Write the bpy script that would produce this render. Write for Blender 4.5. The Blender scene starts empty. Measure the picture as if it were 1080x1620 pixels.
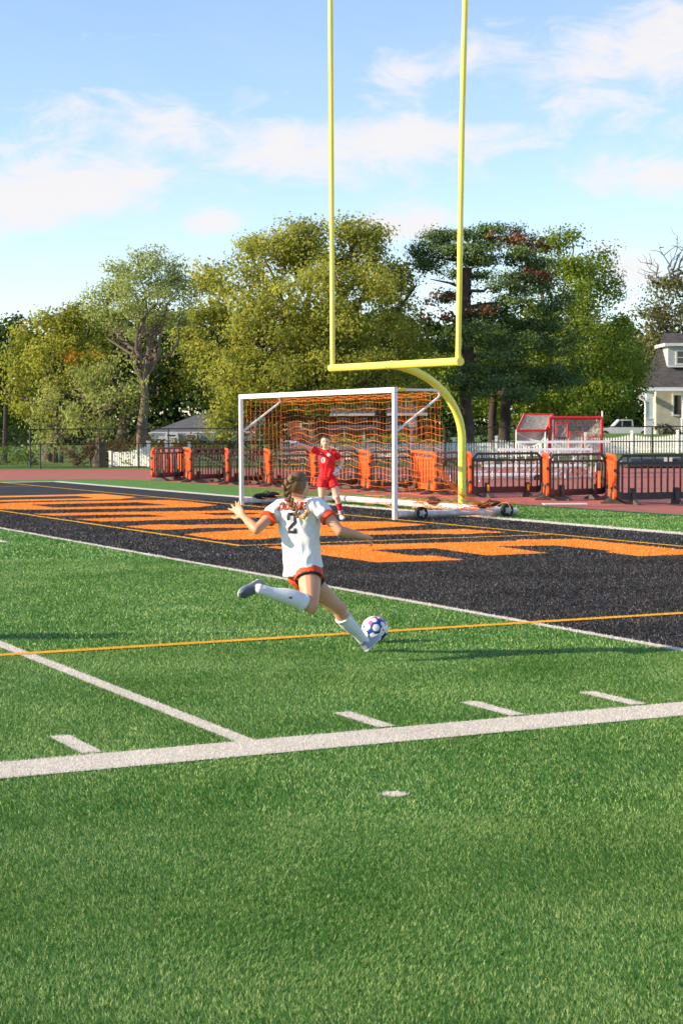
import bpy, bmesh, math, random
import numpy as np
from mathutils import Vector, Matrix, noise
from mathutils.bvhtree import BVHTree

random.seed(7)
SC = bpy.context.scene
COL = SC.collection

# ------------------------------------------------------------------ camera
FPX = 2809.66                       # focal length in pixels of the 1080 x 1620 photograph
CAM = Vector((-8.5516, -9.1468, 1.762))
YAW, PITCH, ROLL = 0.4579, -0.0471, -0.0044
_f = Vector((math.sin(YAW)*math.cos(PITCH), math.cos(YAW)*math.cos(PITCH), math.sin(PITCH)))
_r = Vector((math.cos(YAW), -math.sin(YAW), 0))
_u = _r.cross(_f)
RV = _r*math.cos(ROLL) + _u*math.sin(ROLL)
UV = _u*math.cos(ROLL) - _r*math.sin(ROLL)
FV = _f
GR = Vector((math.cos(YAW), -math.sin(YAW), 0))      # level right of the view
GF = Vector((math.sin(YAW), math.cos(YAW), 0))       # level forward
cd = bpy.data.cameras.new('camera'); cam = bpy.data.objects.new('camera', cd); COL.objects.link(cam)
m = Matrix((RV, UV, -FV)).transposed().to_4x4(); m.translation = CAM
cam.matrix_world = m
cd.sensor_fit = 'VERTICAL'; cd.sensor_height = 36; cd.lens = FPX/1620*36
cd.clip_start = .1; cd.clip_end = 3000
cd.dof.use_dof = True; cd.dof.focus_distance = 14.6; cd.dof.aperture_fstop = 13
SC.camera = cam

def ray(px, py):
    return FV + RV*((px-540)/FPX) - UV*((py-810)/FPX)
def at(px, py, d):
    """point seen at photo pixel px,py, d metres away along the level view axis"""
    v = ray(px, py)
    return CAM + v*(d/v.dot(GF))
def gp(px, py, z=0.0):
    """point on the level z seen at photo pixel px,py"""
    v = ray(px, py)
    return CAM + v*((z-CAM.z)/v.z)
def gd(px, d, z=0.0):
    """point at height z, distance d, in the direction of column px"""
    lat = (px-540)/FPX*d
    p = Vector((CAM.x, CAM.y, 0)) + GR*lat + GF*d
    p.z = z
    return p

# ------------------------------------------------------------------ world
SUN_EL = math.radians(23.0)
to_sun = Vector((-.945, .27, 0)).normalized()*math.cos(SUN_EL) + Vector((0, 0, math.sin(SUN_EL)))
W = bpy.data.worlds.new('World'); SC.world = W; W.use_nodes = True
nt = W.node_tree; nt.nodes.clear()
def N(nt, t, **k):
    n = nt.nodes.new(t)
    for a, v in k.items():
        if a == 'ins':
            for i, x in v.items():
                n.inputs[i].default_value = x
        else: setattr(n, a, v)
    return n
wo = N(nt, 'ShaderNodeOutputWorld'); bg = N(nt, 'ShaderNodeBackground')
sky = N(nt, 'ShaderNodeTexSky', sky_type='NISHITA', sun_disc=False)
sky.sun_elevation = SUN_EL; sky.sun_rotation = math.atan2(to_sun.x, to_sun.y)
sky.air_density = 1.0; sky.dust_density = .25; sky.ozone_density = 1.6; sky.altitude = 300
SKY_K = .13
bg.inputs['Strength'].default_value = SKY_K
tc = N(nt, 'ShaderNodeTexCoord')
def vm(op, a, b=None):
    n = N(nt, 'ShaderNodeVectorMath', operation=op)
    nt.links.new(a, n.inputs[0])
    if b is not None:
        if isinstance(b, (tuple, Vector)): n.inputs[1].default_value = tuple(b)
        else: nt.links.new(b, n.inputs[1])
    return n.outputs['Value'] if op in ('DOT_PRODUCT', 'LENGTH') else n.outputs[0]
def mm(op, a, b=None, c=None, clamp=False):
    n = N(nt, 'ShaderNodeMath', operation=op); n.use_clamp = clamp
    for i, x in enumerate((a, b, c)):
        if x is None: continue
        if isinstance(x, (int, float)): n.inputs[i].default_value = x
        else: nt.links.new(x, n.inputs[i])
    return n.outputs[0]
D = vm('NORMALIZE', tc.outputs['Generated'])
# cloud field in angles over the horizon: stretched noise, plus the clouds that stand over the field this afternoon
sep = N(nt, 'ShaderNodeSeparateXYZ'); nt.links.new(D, sep.inputs[0])
az = mm('ARCTAN2', sep.outputs[0], sep.outputs[1]); el = mm('ARCSINE', sep.outputs[2])
cmb = N(nt, 'ShaderNodeCombineXYZ'); nt.links.new(az, cmb.inputs[0]); nt.links.new(mm('MULTIPLY', el, 2.3), cmb.inputs[1])
def nz(vec, scale, detail, rough, dist=0):
    n = N(nt, 'ShaderNodeTexNoise'); n.inputs['Scale'].default_value = scale; n.inputs['Detail'].default_value = detail
    n.inputs['Roughness'].default_value = rough; n.inputs['Distortion'].default_value = dist
    nt.links.new(vec, n.inputs['Vector']); return n.outputs['Fac']
n_edge = nz(cmb.outputs[0], 27, 9, .64, .7)
n_big = nz(cmb.outputs[0], 7.5, 7, .6, 1.3)
blobs = [  # photo centre, half extents, weight, hardness
 (100,298,145,56,1.05),(25,335,110,46,.6),(230,285,30,20,.5),(338,352,58,24,1.15),(640,357,75,26,1.15),
 (640,118,78,46,.85),(215,192,170,44,.82),(130,160,70,24,.25),(590,250,255,58,.8),(720,215,190,28,.55),(455,235,90,40,.5),(960,110,190,85,.82),(760,80,60,40,.4),
 (1010,280,150,40,.82),(985,430,70,34,1.0),(190,398,80,16,.35),(320,430,50,20,.5),(1060,40,90,60,.6),(40,60,200,16,.3),(180,8,90,22,.3),(420,150,120,16,.3)]
tot = None
for px, py, hx, hy, w in blobs:
    v = ray(px, py).normalized()
    a0 = math.atan2(v.x, v.y); e0 = math.asin(v.z)
    da = mm('MULTIPLY', mm('SUBTRACT', az, a0), FPX/hx*math.cos(e0)); de = mm('MULTIPLY', mm('SUBTRACT', el, e0), FPX/hy)
    q = mm('ADD', mm('MULTIPLY', da, da), mm('MULTIPLY', de, de))
    g = mm('MULTIPLY', mm('EXPONENT', mm('MULTIPLY', q, -1.05)), w)
    tot = g if tot is None else mm('MAXIMUM', tot, g) if w > .9 else mm('ADD', tot, mm('MULTIPLY', g, .85))
dens = mm('ADD', tot, mm('MULTIPLY', mm('SUBTRACT', n_edge, .5), 1.55))
dens = mm('ADD', dens, mm('MULTIPLY', mm('SUBTRACT', n_big, .5), 1.3))
mr = N(nt, 'ShaderNodeMapRange', interpolation_type='SMOOTHSTEP')
nt.links.new(dens, mr.inputs[0]); mr.inputs[1].default_value = .2; mr.inputs[2].default_value = .95; mr.inputs[3].default_value = 0; mr.inputs[4].default_value = .93
# thin veil everywhere
veil = mm('MULTIPLY', mm('SUBTRACT', nz(cmb.outputs[0], 3.2, 5, .6, .8), .4), .4, clamp=True)
cl = mm('MAXIMUM', mr.outputs[0], veil)
up = N(nt, 'ShaderNodeMapRange'); nt.links.new(el, up.inputs[0]); up.inputs[1].default_value = -.02; up.inputs[2].default_value = .05
cl = mm('MULTIPLY', cl, up.outputs[0])
mix = N(nt, 'ShaderNodeMix', data_type='RGBA')
nt.links.new(cl, mix.inputs['Factor'])
hs = N(nt, 'ShaderNodeMix', data_type='RGBA', blend_type='MULTIPLY'); hs.inputs['Factor'].default_value = 1
nt.links.new(sky.outputs[0], hs.inputs['A']); hs.inputs['B'].default_value = (1.0, .99, 1.10, 1)
nt.links.new(hs.outputs['Result'], mix.inputs['A'])
mix.inputs['B'].default_value = (4.25, 4.12, 4.12, 1)
nt.links.new(mix.outputs['Result'], bg.inputs['Color'])
nt.links.new(bg.outputs[0], wo.inputs[0])

sd = bpy.data.lights.new('sun', 'SUN'); sun = bpy.data.objects.new('sun', sd); COL.objects.link(sun)
sd.energy = 4.9; sd.angle = math.radians(.55); sd.color = (1.0, .84, .60)
sun.rotation_euler = to_sun.to_track_quat('Z', 'Y').to_euler()
sun.location = (-30, 10, 30)
vs = SC.view_settings; vs.view_transform = 'Standard'; vs.look = 'None'; vs.gamma = 1; vs.use_curve_mapping = False
vs.exposure = 0.78

# ------------------------------------------------------------------ materials
def mat(name, col, rough=.6, var=.12, scale=4.0, bump=0.0, bscale=60.0, metallic=0.0, spec=.4, col2=None, detail=4, stretch=None, sheen=0, trans=0):
    m = bpy.data.materials.new(name); m.use_nodes = True
    t = m.node_tree; b = t.nodes['Principled BSDF']
    b.inputs['Roughness'].default_value = rough; b.inputs['Metallic'].default_value = metallic
    b.inputs['Specular IOR Level'].default_value = spec
    if sheen: b.inputs['Sheen Weight'].default_value = sheen
    g = N(t, 'ShaderNodeTexCoord')
    src = g.outputs['Object']
    if stretch:
        mp = N(t, 'ShaderNodeMapping'); mp.inputs['Scale'].default_value = stretch
        t.links.new(src, mp.inputs[0]); src = mp.outputs[0]
    n = N(t, 'ShaderNodeTexNoise'); n.inputs['Scale'].default_value = scale; n.inputs['Detail'].default_value = detail
    t.links.new(src, n.inputs['Vector'])
    mx = N(t, 'ShaderNodeMix', data_type='RGBA')
    c2 = col2 or tuple(min(1, c*(1+var)) for c in col)
    c1 = col if col2 else tuple(c*(1-var) for c in col)
    mx.inputs['A'].default_value = (*c1, 1); mx.inputs['B'].default_value = (*c2, 1)
    r = N(t, 'ShaderNodeMapRange'); r.inputs[1].default_value = .32; r.inputs[2].default_value = .68
    t.links.new(n.outputs['Fac'], r.inputs[0]); t.links.new(r.outputs[0], mx.inputs['Factor'])
    t.links.new(mx.outputs['Result'], b.inputs['Base Color'])
    if bump:
        n2 = N(t, 'ShaderNodeTexNoise'); n2.inputs['Scale'].default_value = bscale; n2.inputs['Detail'].default_value = 3
        t.links.new(src, n2.inputs['Vector'])
        bp = N(t, 'ShaderNodeBump'); bp.inputs['Strength'].default_value = bump; bp.inputs['Distance'].default_value = .01
        t.links.new(n2.outputs['Fac'], bp.inputs['Height']); t.links.new(bp.outputs[0], b.inputs['Normal'])
    return m
def attr_mat(name, rough, trans=.0, spec=.25, attr='tint'):
    m = bpy.data.materials.new(name); m.use_nodes = True; t = m.node_tree; b = t.nodes['Principled BSDF']
    a = N(t, 'ShaderNodeAttribute', attribute_name=attr)
    b.inputs['Roughness'].default_value = rough; b.inputs['Specular IOR Level'].default_value = spec
    t.links.new(a.outputs['Color'], b.inputs['Base Color'])
    if trans:
        tr = N(t, 'ShaderNodeBsdfTranslucent'); t.links.new(a.outputs['Color'], tr.inputs[0])
        ms = N(t, 'ShaderNodeMixShader'); ms.inputs[0].default_value = trans
        o = t.nodes['Material Output']
        t.links.new(b.outputs[0], ms.inputs[1]); t.links.new(tr.outputs[0], ms.inputs[2]); t.links.new(ms.outputs[0], o.inputs[0])
    return m
# turf: layered noise, world position so all sheets run on
def turf_mat(name, dark, light, speck, fine=170, rough=.75, spec=.25):
    m = bpy.data.materials.new(name); m.use_nodes = True; t = m.node_tree; b = t.nodes['Principled BSDF']
    b.inputs['Roughness'].default_value = rough; b.inputs['Specular IOR Level'].default_value = spec
    g = N(t, 'ShaderNodeNewGeometry')
    def noi(s, d=3, r=.5):
        n = N(t, 'ShaderNodeTexNoise'); n.inputs['Scale'].default_value = s; n.inputs['Detail'].default_value = d; n.inputs['Roughness'].default_value = r
        t.links.new(g.outputs['Position'], n.inputs['Vector']); return n.outputs['Fac']
    def rng(x, a, c):
        r = N(t, 'ShaderNodeMapRange'); t.links.new(x, r.inputs[0]); r.inputs[1].default_value = a; r.inputs[2].default_value = c; return r.outputs[0]
    mx = N(t, 'ShaderNodeMix', data_type='RGBA'); mx.inputs['A'].default_value = (*dark, 1); mx.inputs['B'].default_value = (*light, 1)
    t.links.new(rng(noi(2.2, 6, .62), .3, .7), mx.inputs['Factor'])
    m2 = N(t, 'ShaderNodeMix', data_type='RGBA'); t.links.new(mx.outputs['Result'], m2.inputs['A']); m2.inputs['B'].default_value = (*speck, 1)
    t.links.new(rng(noi(fine, 4, .7), .5, .78), m2.inputs['Factor'])
    t.links.new(m2.outputs['Result'], b.inputs['Base Color'])
    bp = N(t, 'ShaderNodeBump'); bp.inputs['Strength'].default_value = .9; bp.inputs['Distance'].default_value = .012
    t.links.new(noi(90, 5, .75), bp.inputs['Height']); t.links.new(bp.outputs[0], b.inputs['Normal'])
    return m

# ------------------------------------------------------------------ object helpers
def tag(o, label=None, cat=None, group=None, kind=None):
    if label: o['label'] = label
    if cat: o['category'] = cat
    if group: o['group'] = group
    if kind: o['kind'] = kind
    return o
def thing(name, loc, label, cat, group=None, rz=0):
    o = bpy.data.objects.new(name, None); COL.objects.link(o); o.location = loc; o.rotation_euler = (0, 0, rz)
    o.empty_display_size = .2
    return tag(o, label, cat, group)
def link(name, me, parent=None, loc=None):
    o = bpy.data.objects.new(name, me); COL.objects.link(o)
    if parent is not None: o.parent = parent
    if loc is not None: o.location = loc
    return o
def copy_tree(o, parent=None):
    c = o.copy(); COL.objects.link(c)
    if parent is not None: c.parent = parent
    for ch in list(o.children): copy_tree(ch, c)
    return c
def np_mesh(name, V, F, cols=None, smooth=False, attr='tint'):
    """V (n,3), F (m,k) all faces with k corners, cols (n,3) per vertex"""
    me = bpy.data.meshes.new(name); V = np.asarray(V, np.float32); F = np.asarray(F, np.int32)
    n, (mf, k) = len(V), F.shape
    me.vertices.add(n); me.vertices.foreach_set('co', V.ravel())
    me.loops.add(mf*k); me.loops.foreach_set('vertex_index', F.ravel())
    me.polygons.add(mf); me.polygons.foreach_set('loop_start', np.arange(0, mf*k, k, dtype=np.int32))
    if smooth: me.polygons.foreach_set('use_smooth', np.ones(mf, bool))
    me.update(calc_edges=True)
    if cols is not None:
        a = me.attributes.new(attr, 'FLOAT_COLOR', 'POINT')
        c = np.ones((n, 4), np.float32); c[:, :3] = cols; a.data.foreach_set('color', c.ravel())
    return me

class MB:
    """collects shapes in world (or local) coordinates and links them as ONE mesh object"""
    def __init__(s): s.v = []; s.f = []
    def add(s, v, f):
        b = len(s.v); s.v += [tuple(x) for x in v]; s.f += [tuple(i+b for i in q) for q in f]; return s
    def box(s, c, sx, sy, sz, X=(1, 0, 0), Y=(0, 1, 0), Z=(0, 0, 1), bev=0):
        c = Vector(c); X = Vector(X)*sx/2; Y = Vector(Y)*sy/2; Z = Vector(Z)*sz/2
        if not bev:
            v = [c+X*a+Y*b+Z*d for a in (-1, 1) for b in (-1, 1) for d in (-1, 1)]
            return s.add(v, [(0, 1, 3, 2), (4, 6, 7, 5), (0, 4, 5, 1), (2, 3, 7, 6), (0, 2, 6, 4), (1, 5, 7, 3)])
        bm = bmesh.new(); bmesh.ops.create_cube(bm, size=1)
        M = Matrix((X*2, Y*2, Z*2)).transposed().to_4x4(); M.translation = c
        bmesh.ops.transform(bm, matrix=M, verts=bm.verts)
        bmesh.ops.bevel(bm, geom=list(bm.edges), offset=bev, segments=2, affect='EDGES', profile=.7)
        bm.verts.index_update()
        s.add([v.co for v in bm.verts], [[v.index for v in f.verts] for f in bm.faces]); bm.free(); return s
    def tube(s, pts, r, n=8, cap=True, flat=1.0, side=None):
        pts = [Vector(p) for p in pts]; rs = r if isinstance(r, (list, tuple)) else [r]*len(pts)
        v = []; f = []; prev = None
        for i, p in enumerate(pts):
            a = pts[max(i-1, 0)]; b = pts[min(i+1, len(pts)-1)]; t = (b-a).normalized()
            if prev is None:
                h = Vector(side) if side is not None else (Vector((0, 0, 1)) if abs(t.z) < .9 else Vector((1, 0, 0)))
                x = (h - t*h.dot(t)).normalized()
            else: x = (prev - t*prev.dot(t)).normalized()
            prev = x; y = t.cross(x)
            for k in range(n):
                an = 2*math.pi*k/n
                v.append(p + x*math.cos(an)*rs[i] + y*math.sin(an)*rs[i]*flat)
        for i in range(len(pts)-1):
            for k in range(n):
                a = i*n+k; b = i*n+(k+1) % n; f.append((a, b, b+n, a+n))
        if cap: f.append(tuple(range(n))[::-1]); f.append(tuple((len(pts)-1)*n+k for k in range(n)))
        return s.add(v, f)
    def loft(s, rings, cap=True):
        n = len(rings[0]); v = [p for r in rings for p in r]; f = []
        for i in range(len(rings)-1):
            for k in range(n):
                a = i*n+k; b = i*n+(k+1) % n; f.append((a, b, b+n, a+n))
        if cap: f.append(tuple(range(n))[::-1]); f.append(tuple((len(rings)-1)*n+k for k in range(n)))
        return s.add(v, f)
    def ell(s, c, a, b, d, X=(1, 0, 0), Y=(0, 1, 0), Z=(0, 0, 1), nu=14, nv=10):
        c = Vector(c); X = Vector(X); Y = Vector(Y); Z = Vector(Z); v = [c+Z*d]; f = []
        for i in range(1, nv):
            t = math.pi*i/nv
            for k in range(nu):
                p = 2*math.pi*k/nu
                v.append(c + X*a*math.sin(t)*math.cos(p) + Y*b*math.sin(t)*math.sin(p) + Z*d*math.cos(t))
        v.append(c-Z*d); L = len(v)-1
        for k in range(nu): f.append((0, 1+k, 1+(k+1) % nu))
        for i in range(nv-2):
            for k in range(nu):
                a0 = 1+i*nu+k; b0 = 1+i*nu+(k+1) % nu; f.append((a0, a0+nu, b0+nu, b0))
        for k in range(nu): f.append((L, L-nu+(k+1) % nu, L-nu+k))
        return s.add(v, f)
    def prism(s, poly, h0, h1, O=(0, 0, 0), X=(1, 0, 0), Y=(0, 1, 0), Z=(0, 0, 1)):
        O = Vector(O); X = Vector(X); Y = Vector(Y); Z = Vector(Z); n = len(poly)
        v = [O+X*a+Y*b+Z*h0 for a, b in poly] + [O+X*a+Y*b+Z*h1 for a, b in poly]
        f = [tuple(range(n))[::-1], tuple(range(n, 2*n))] + [(i, (i+1) % n, n+(i+1) % n, n+i) for i in range(n)]
        return s.add(v, f)
    def quad(s, a, b, c, d): return s.add([a, b, c, d], [(0, 1, 2, 3)])
    def mesh(s, name='mesh', off=None, smooth=False):
        me = bpy.data.meshes.new(name)
        v = s.v if off is None else [(a[0]-off[0], a[1]-off[1], a[2]-off[2]) for a in s.v]
        me.from_pydata(v, [], s.f); me.update()
        if smooth:
            me.polygons.foreach_set('use_smooth', [True]*len(me.polygons))
            me.set_sharp_from_angle(angle=math.radians(42))
        return me
    def build(s, name, m, parent=None, world=True, smooth=False):
        off = parent_world(parent) if (parent is not None and world) else None
        me = s.mesh(name, off, smooth); o = link(name, me, parent)
        if m is not None:
            for x in (m if isinstance(m, (list, tuple)) else [m]): me.materials.append(x)
        return o
def parent_world(p):
    v = Vector((0, 0, 0))
    while p is not None: v = v + p.location; p = p.parent
    return v
def struct(o): o['kind'] = 'structure'; return o
# ------------------------------------------------------------------ materials of the place
M = {}
M['turf'] = turf_mat('turf_green', (.055, .175, .024), (.095, .245, .036), (.32, .43, .12))
M['turf_base'] = turf_mat('turf_backing', (.02, .075, .014), (.034, .12, .022), (.08, .18, .045))
M['t_white'] = turf_mat('turf_white', (.62, .57, .50), (.74, .69, .61), (.85, .80, .72), spec=.15)
M['t_yellow'] = turf_mat('turf_yellow', (.72, .36, .015), (.85, .46, .03), (.95, .62, .1), spec=.15)
M['t_black'] = turf_mat('turf_black', (.013, .013, .014), (.022, .021, .021), (.14, .135, .13), fine=120)
M['t_orange'] = turf_mat('turf_orange', (.78, .24, .018), (.9, .31, .03), (1, .45, .1), spec=.15)
M['track'] = turf_mat('track_rubber', (.34, .105, .08), (.42, .14, .105), (.52, .24, .2), fine=60)
M['lawn'] = turf_mat('lawn_grass', (.05, .12, .018), (.11, .20, .03), (.2, .3, .06), fine=12)
M['white_paint'] = mat('white_powder_coat', (.78, .78, .77), .32, .04, 3, spec=.5)
M['white_scuffed'] = mat('scuffed_white_tube', (.8, .79, .77), .4, .0, 9, col2=(.62, .5, .46))
M['yellow_paint'] = mat('yellow_gloss_paint', (.86, .80, .12), .4, .05, 1.3, spec=.5, bump=.05, bscale=8)
M['rubber'] = mat('black_rubber', (.018, .018, .019), .7, .3, 30)
M['steel'] = mat('galvanised_steel', (.45, .46, .47), .4, .15, 12, metallic=.6)
M['alu'] = mat('brushed_aluminium', (.72, .73, .74), .38, .08, 20, metallic=.45)
M['net'] = mat('orange_net_cord', (.90, .22, .035), .7, .15, 8, spec=.2)
M['black_plastic'] = mat('black_barrier_plastic', (.042, .040, .038), .42, .3, 6, bump=.15, bscale=40)
M['dusty_plastic'] = mat('dusty_black_plastic', (.05, .047, .044), .6, .0, 5, col2=(.12, .11, .10))
M['orange_plastic'] = mat('orange_barrier_plastic', (.85, .095, .012), .42, .12, 5, bump=.1, bscale=30, col2=(.95, .16, .03))
M['amber'] = mat('amber_reflector', (.9, .45, .02), .3, .05)
M['fence_black'] = mat('black_vinyl_fence', (.02, .02, .021), .5, .2, 10)
M['picket'] = mat('white_vinyl_picket', (.72, .71, .67), .45, .08, 2)

# ------------------------------------------------------------------ ground
XG, YP = 7.386, 4.376                  # soccer goal line, edge of the penalty area
YD = .9144
def rect_sheet(name, x0, x1, y0, y1, z, mt):
    mb = MB(); mb.quad((x0, y0, z), (x1, y0, z), (x1, y1, z), (x0, y1, z))
    return struct(mb.build(name, mt))
def hfun(lat, d):
    """height of the land behind the track"""
    def ss(a, b, x):
        t = min(1, max(0, (x-a)/(b-a))); return t*t*(3-2*t)
    right = ss(2, 17, lat)
    return .46*right*ss(82, 89, d) + .78*right*ss(97, 128, d) + .25*(1-right)*ss(86, 120, d)
CG = Vector((CAM.x, CAM.y, 0))
def land(px, d):
    lat = (px-540)/FPX*d
    return gd(px, d, hfun(lat, d)-.02 if d > 82 else 0)
# a coarse sheet out to the horizon, with the rise behind the track
mb = MB(); ds = [-60, -10, 0, 30, 60, 80, 84, 88, 92, 96, 100, 105, 110, 116, 122, 130, 140, 170, 220, 300, 500, 900, 1800]
lats = [-900, -300, -120, -60, -40, -25, -15, -8, -3, 0, 2, 4, 6, 8, 10, 12, 14, 17, 20, 25, 35, 60, 120, 300, 900]
for d in ds:
    for l in lats: p = CG + GR*l + GF*d; mb.v.append((p.x, p.y, hfun(l, d)-.04))
for i in range(len(ds)-1):
    for j in range(len(lats)-1):
        a = i*len(lats)+j; mb.f.append((a, a+1, a+1+len(lats), a+len(lats)))
struct(mb.build('lawn', M['lawn'], smooth=True))
# running track: everything between the turf and the far fence
FD = 79.0                              # distance of the far side of the track, square to the view
def ringarc(cx, cy, r, a0, a1, n=10): return [(cx+r*math.cos(math.radians(a0+(a1-a0)*i/n)), cy+r*math.sin(math.radians(a0+(a1-a0)*i/n))) for i in range(n+1)]
far_l = CG + GR*(-60) + GF*FD; far_r = CG + GR*60 + GF*FD
mb = MB(); mb.v = [(far_l.x, far_l.y, -.016), (far_r.x, far_r.y, -.016), (60, -30, -.016), (-70, -30, -.016), (-70, 40, -.016)]
mb.f = [(0, 4, 3, 2, 1)]
struct(mb.build('running_track', M['track']))
# lane lines on the track parallel to its far edge
for k, d in enumerate((77.6, 76.3, 75.0, 73.7)):
    a = CG + GR*(-40) + GF*d; b = CG + GR*(-8) + GF*d; e = GF*.028
    mb = MB(); mb.quad(*[(p.x, p.y, -.011) for p in (a-e, b-e, b+e, a+e)])
    struct(mb.build('lane_line', mat('faded_lane_paint', (.42, .2, .17), .7, .1) if k == 0 else bpy.data.materials['faded_lane_paint']))
# turf sheet with rounded far corner
poly = [(-70, -28)] + [(12.95, -28), (13.35, 19.8), (13.0, 30), (12.65, 47.5)] + ringarc(9.4, 48.8, 3.2, 0, 75, 8) + [(-70, 54.2)]
mb = MB(); mb.v = [(x, y, 0) for x, y in poly]; mb.f = [tuple(range(len(poly)))]
struct(mb.build('turf', M['turf']))

marks = []          # (x0,x1,y0,y1,colour)
def mark(name, x0, x1, y0, y1, mt, z=.004):
    marks.append((x0, x1, y0, y1, mt)); return rect_sheet(name, x0, x1, y0, y1, z, M[mt])
mark('end_zone', .055, 9.15, .004, 48.77, 't_black')
mark('sideline', -60, 9.56, -.43, 0, 't_white', .008)
mark('far_sideline', -60, 9.56, 48.77, 49.15, 't_white', .008)
mark('goal_line', -.055, .055, 0, 48.77, 't_white', .008)
mark('end_line', 9.15, 9.56, 0, 48.77, 't_white', .008)
for i, x in enumerate((-5, -10, -15, -20)):
    mark('five_yard_line', x*YD-.138, x*YD-.024, 0, 48.77, 't_white', .008)
for x in range(-19, 0):
    if x % 5: 
        for y0 in (.05, 18.0, 29.9, 48.0): mark('yard_mark', x*YD-.105-.012*(x+6)*(x > -7), x*YD+.012-.012*(x+6)*(x > -7), y0, y0+.60, 't_white', .008)
SY0, SY1 = YP, YP+40.3
mark('penalty_area_line', XG-16.5, XG, SY0-.066, SY0+.066, 't_yellow', .012)
mark('penalty_area_line', XG-16.5, XG, SY1-.05, SY1+.05, 't_yellow', .012)
mark('penalty_area_front_line', XG-16.6, XG-16.5, SY0-.05, SY1+.05, 't_yellow', .012)
mark('soccer_goal_line', XG-.05, XG+.05, -2, 50, 't_yellow', .016)
mark('goal_area_line', XG-5.5, XG-.05, SY0+10.95, SY0+11.05, 't_yellow', .012)
mark('goal_area_line', XG-5.5, XG-.05, SY1-11.05, SY1-10.95, 't_yellow', .012)
mark('goal_area_front_line', XG-5.6, XG-5.5, SY0+10.95, SY1-10.95, 't_yellow', .012)
DOT = (-4.59, -1.67, .062)
mb = MB(); mb.v = [(DOT[0]+DOT[2]*math.cos(a*math.pi/12), DOT[1]+DOT[2]*math.sin(a*math.pi/12), .006) for a in range(24)]; mb.f = [tuple(range(24))]
struct(mb.build('field_mark_dot', M['t_white']))
# the word across the end zone, read from the field: D O A N E
LET = {
 'E': [[(2.05,14.95),(2.9,14.86),(4.3,14.56),(6.0,14.3),(6.15,14.5),(6.8,14.32),(7.05,14.12),(7.02,12.4),(7.02,11.4),(6.4,10.6),(5.7,10.65),(5.78,11.6),(5.98,11.65),(5.95,13.05),(5.08,13.35),(4.98,11.78),(3.98,11.78),(4.08,13.45),(3.1,13.58),(3.1,12.25),(3.33,12.15),(3.3,11.22),(2.08,11.41)]],
 'N': [[(2.05,21.3),(2.7,21.6),(3.13,21.5),(3.15,21.22),(5.5,20.55),(6.2,20.75),(6.95,20.4),(7.05,19.0),(4.5,18.0),(5.1,17.8),(6.1,17.55),(6.9,17.47),(7.05,16.3),(6.1,16.2),(5.7,16.65),(3.9,16.95),(3.05,16.85),(2.8,16.63),(2.1,16.84),(2.15,18.5),(2.62,18.85),(4.25,19.4),(3.8,19.75),(3.13,20.14),(2.65,19.9),(2.2,20.0)]],
 'A': [[(2.0,26.86),(3.73,26.68),(5.2,26.3),(6.3,26.1),(7.0,25.5),(7.0,24.3),(6.5,23.6),(5.53,22.95),(3.14,23.1),(2.99,22.96),(2.25,23.2),(2.12,24.35),(4.05,24.3),(4.0,25.3),(3.37,25.6),(2.15,25.8)],
       [(5.05,25.2),(5.9,25.15),(6.25,24.6),(5.9,24.2),(5.1,24.22)]],
 'O': [[(2.04,29.4),(2.1,31.6),(2.7,32.3),(3.2,32.55),(6.3,32.5),(7.0,32.0),(7.1,30.8),(6.9,28.7),(6.2,28.0),(5.45,28.05),(4.27,28.24),(2.5,28.75)],
       [(3.25,31.3),(5.9,31.2),(6.0,29.3),(3.3,29.5)]],
 'D': [[(2.04,33.9),(2.1,37.4),(2.9,37.45),(3.1,37.2),(6.2,37.1),(6.5,37.3),(7.0,37.1),(7.0,34.4),(6.2,33.3),(3.0,33.25)],
       [(3.2,36.1),(5.9,36.0),(5.9,34.5),(5.6,34.3),(3.3,34.4)]]}
def in_poly(px, py, poly):
    c = np.zeros(px.shape, bool); n = len(poly)
    for i in range(n):
        x0, y0 = poly[i]; x1, y1 = poly[i-1]
        if y0 == y1: continue
        c ^= ((y0 > py) != (y1 > py)) & (px < (x1-x0)*(py-y0)/(y1-y0)+x0)
    return c
for ch, loops in LET.items():
    bm = bmesh.new()
    for lp in loops:
        vs_ = [bm.verts.new((x, y, .008)) for x, y in lp]
        for i in range(len(vs_)): bm.edges.new((vs_[i-1], vs_[i]))
    bmesh.ops.triangle_fill(bm, use_beauty=True, use_dissolve=False, edges=bm.edges)
    for f in bm.faces:
        f.normal_update()
        if f.normal.z < 0: f.normal_flip()
    me = bpy.data.meshes.new('end_zone_letter'); bm.to_mesh(me); bm.free(); me.materials.append(M['t_orange'])
    o = struct(link('end_zone_letter', me)); o['label'] = 'orange turf letter %s of the word in the black end zone' % ch

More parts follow.
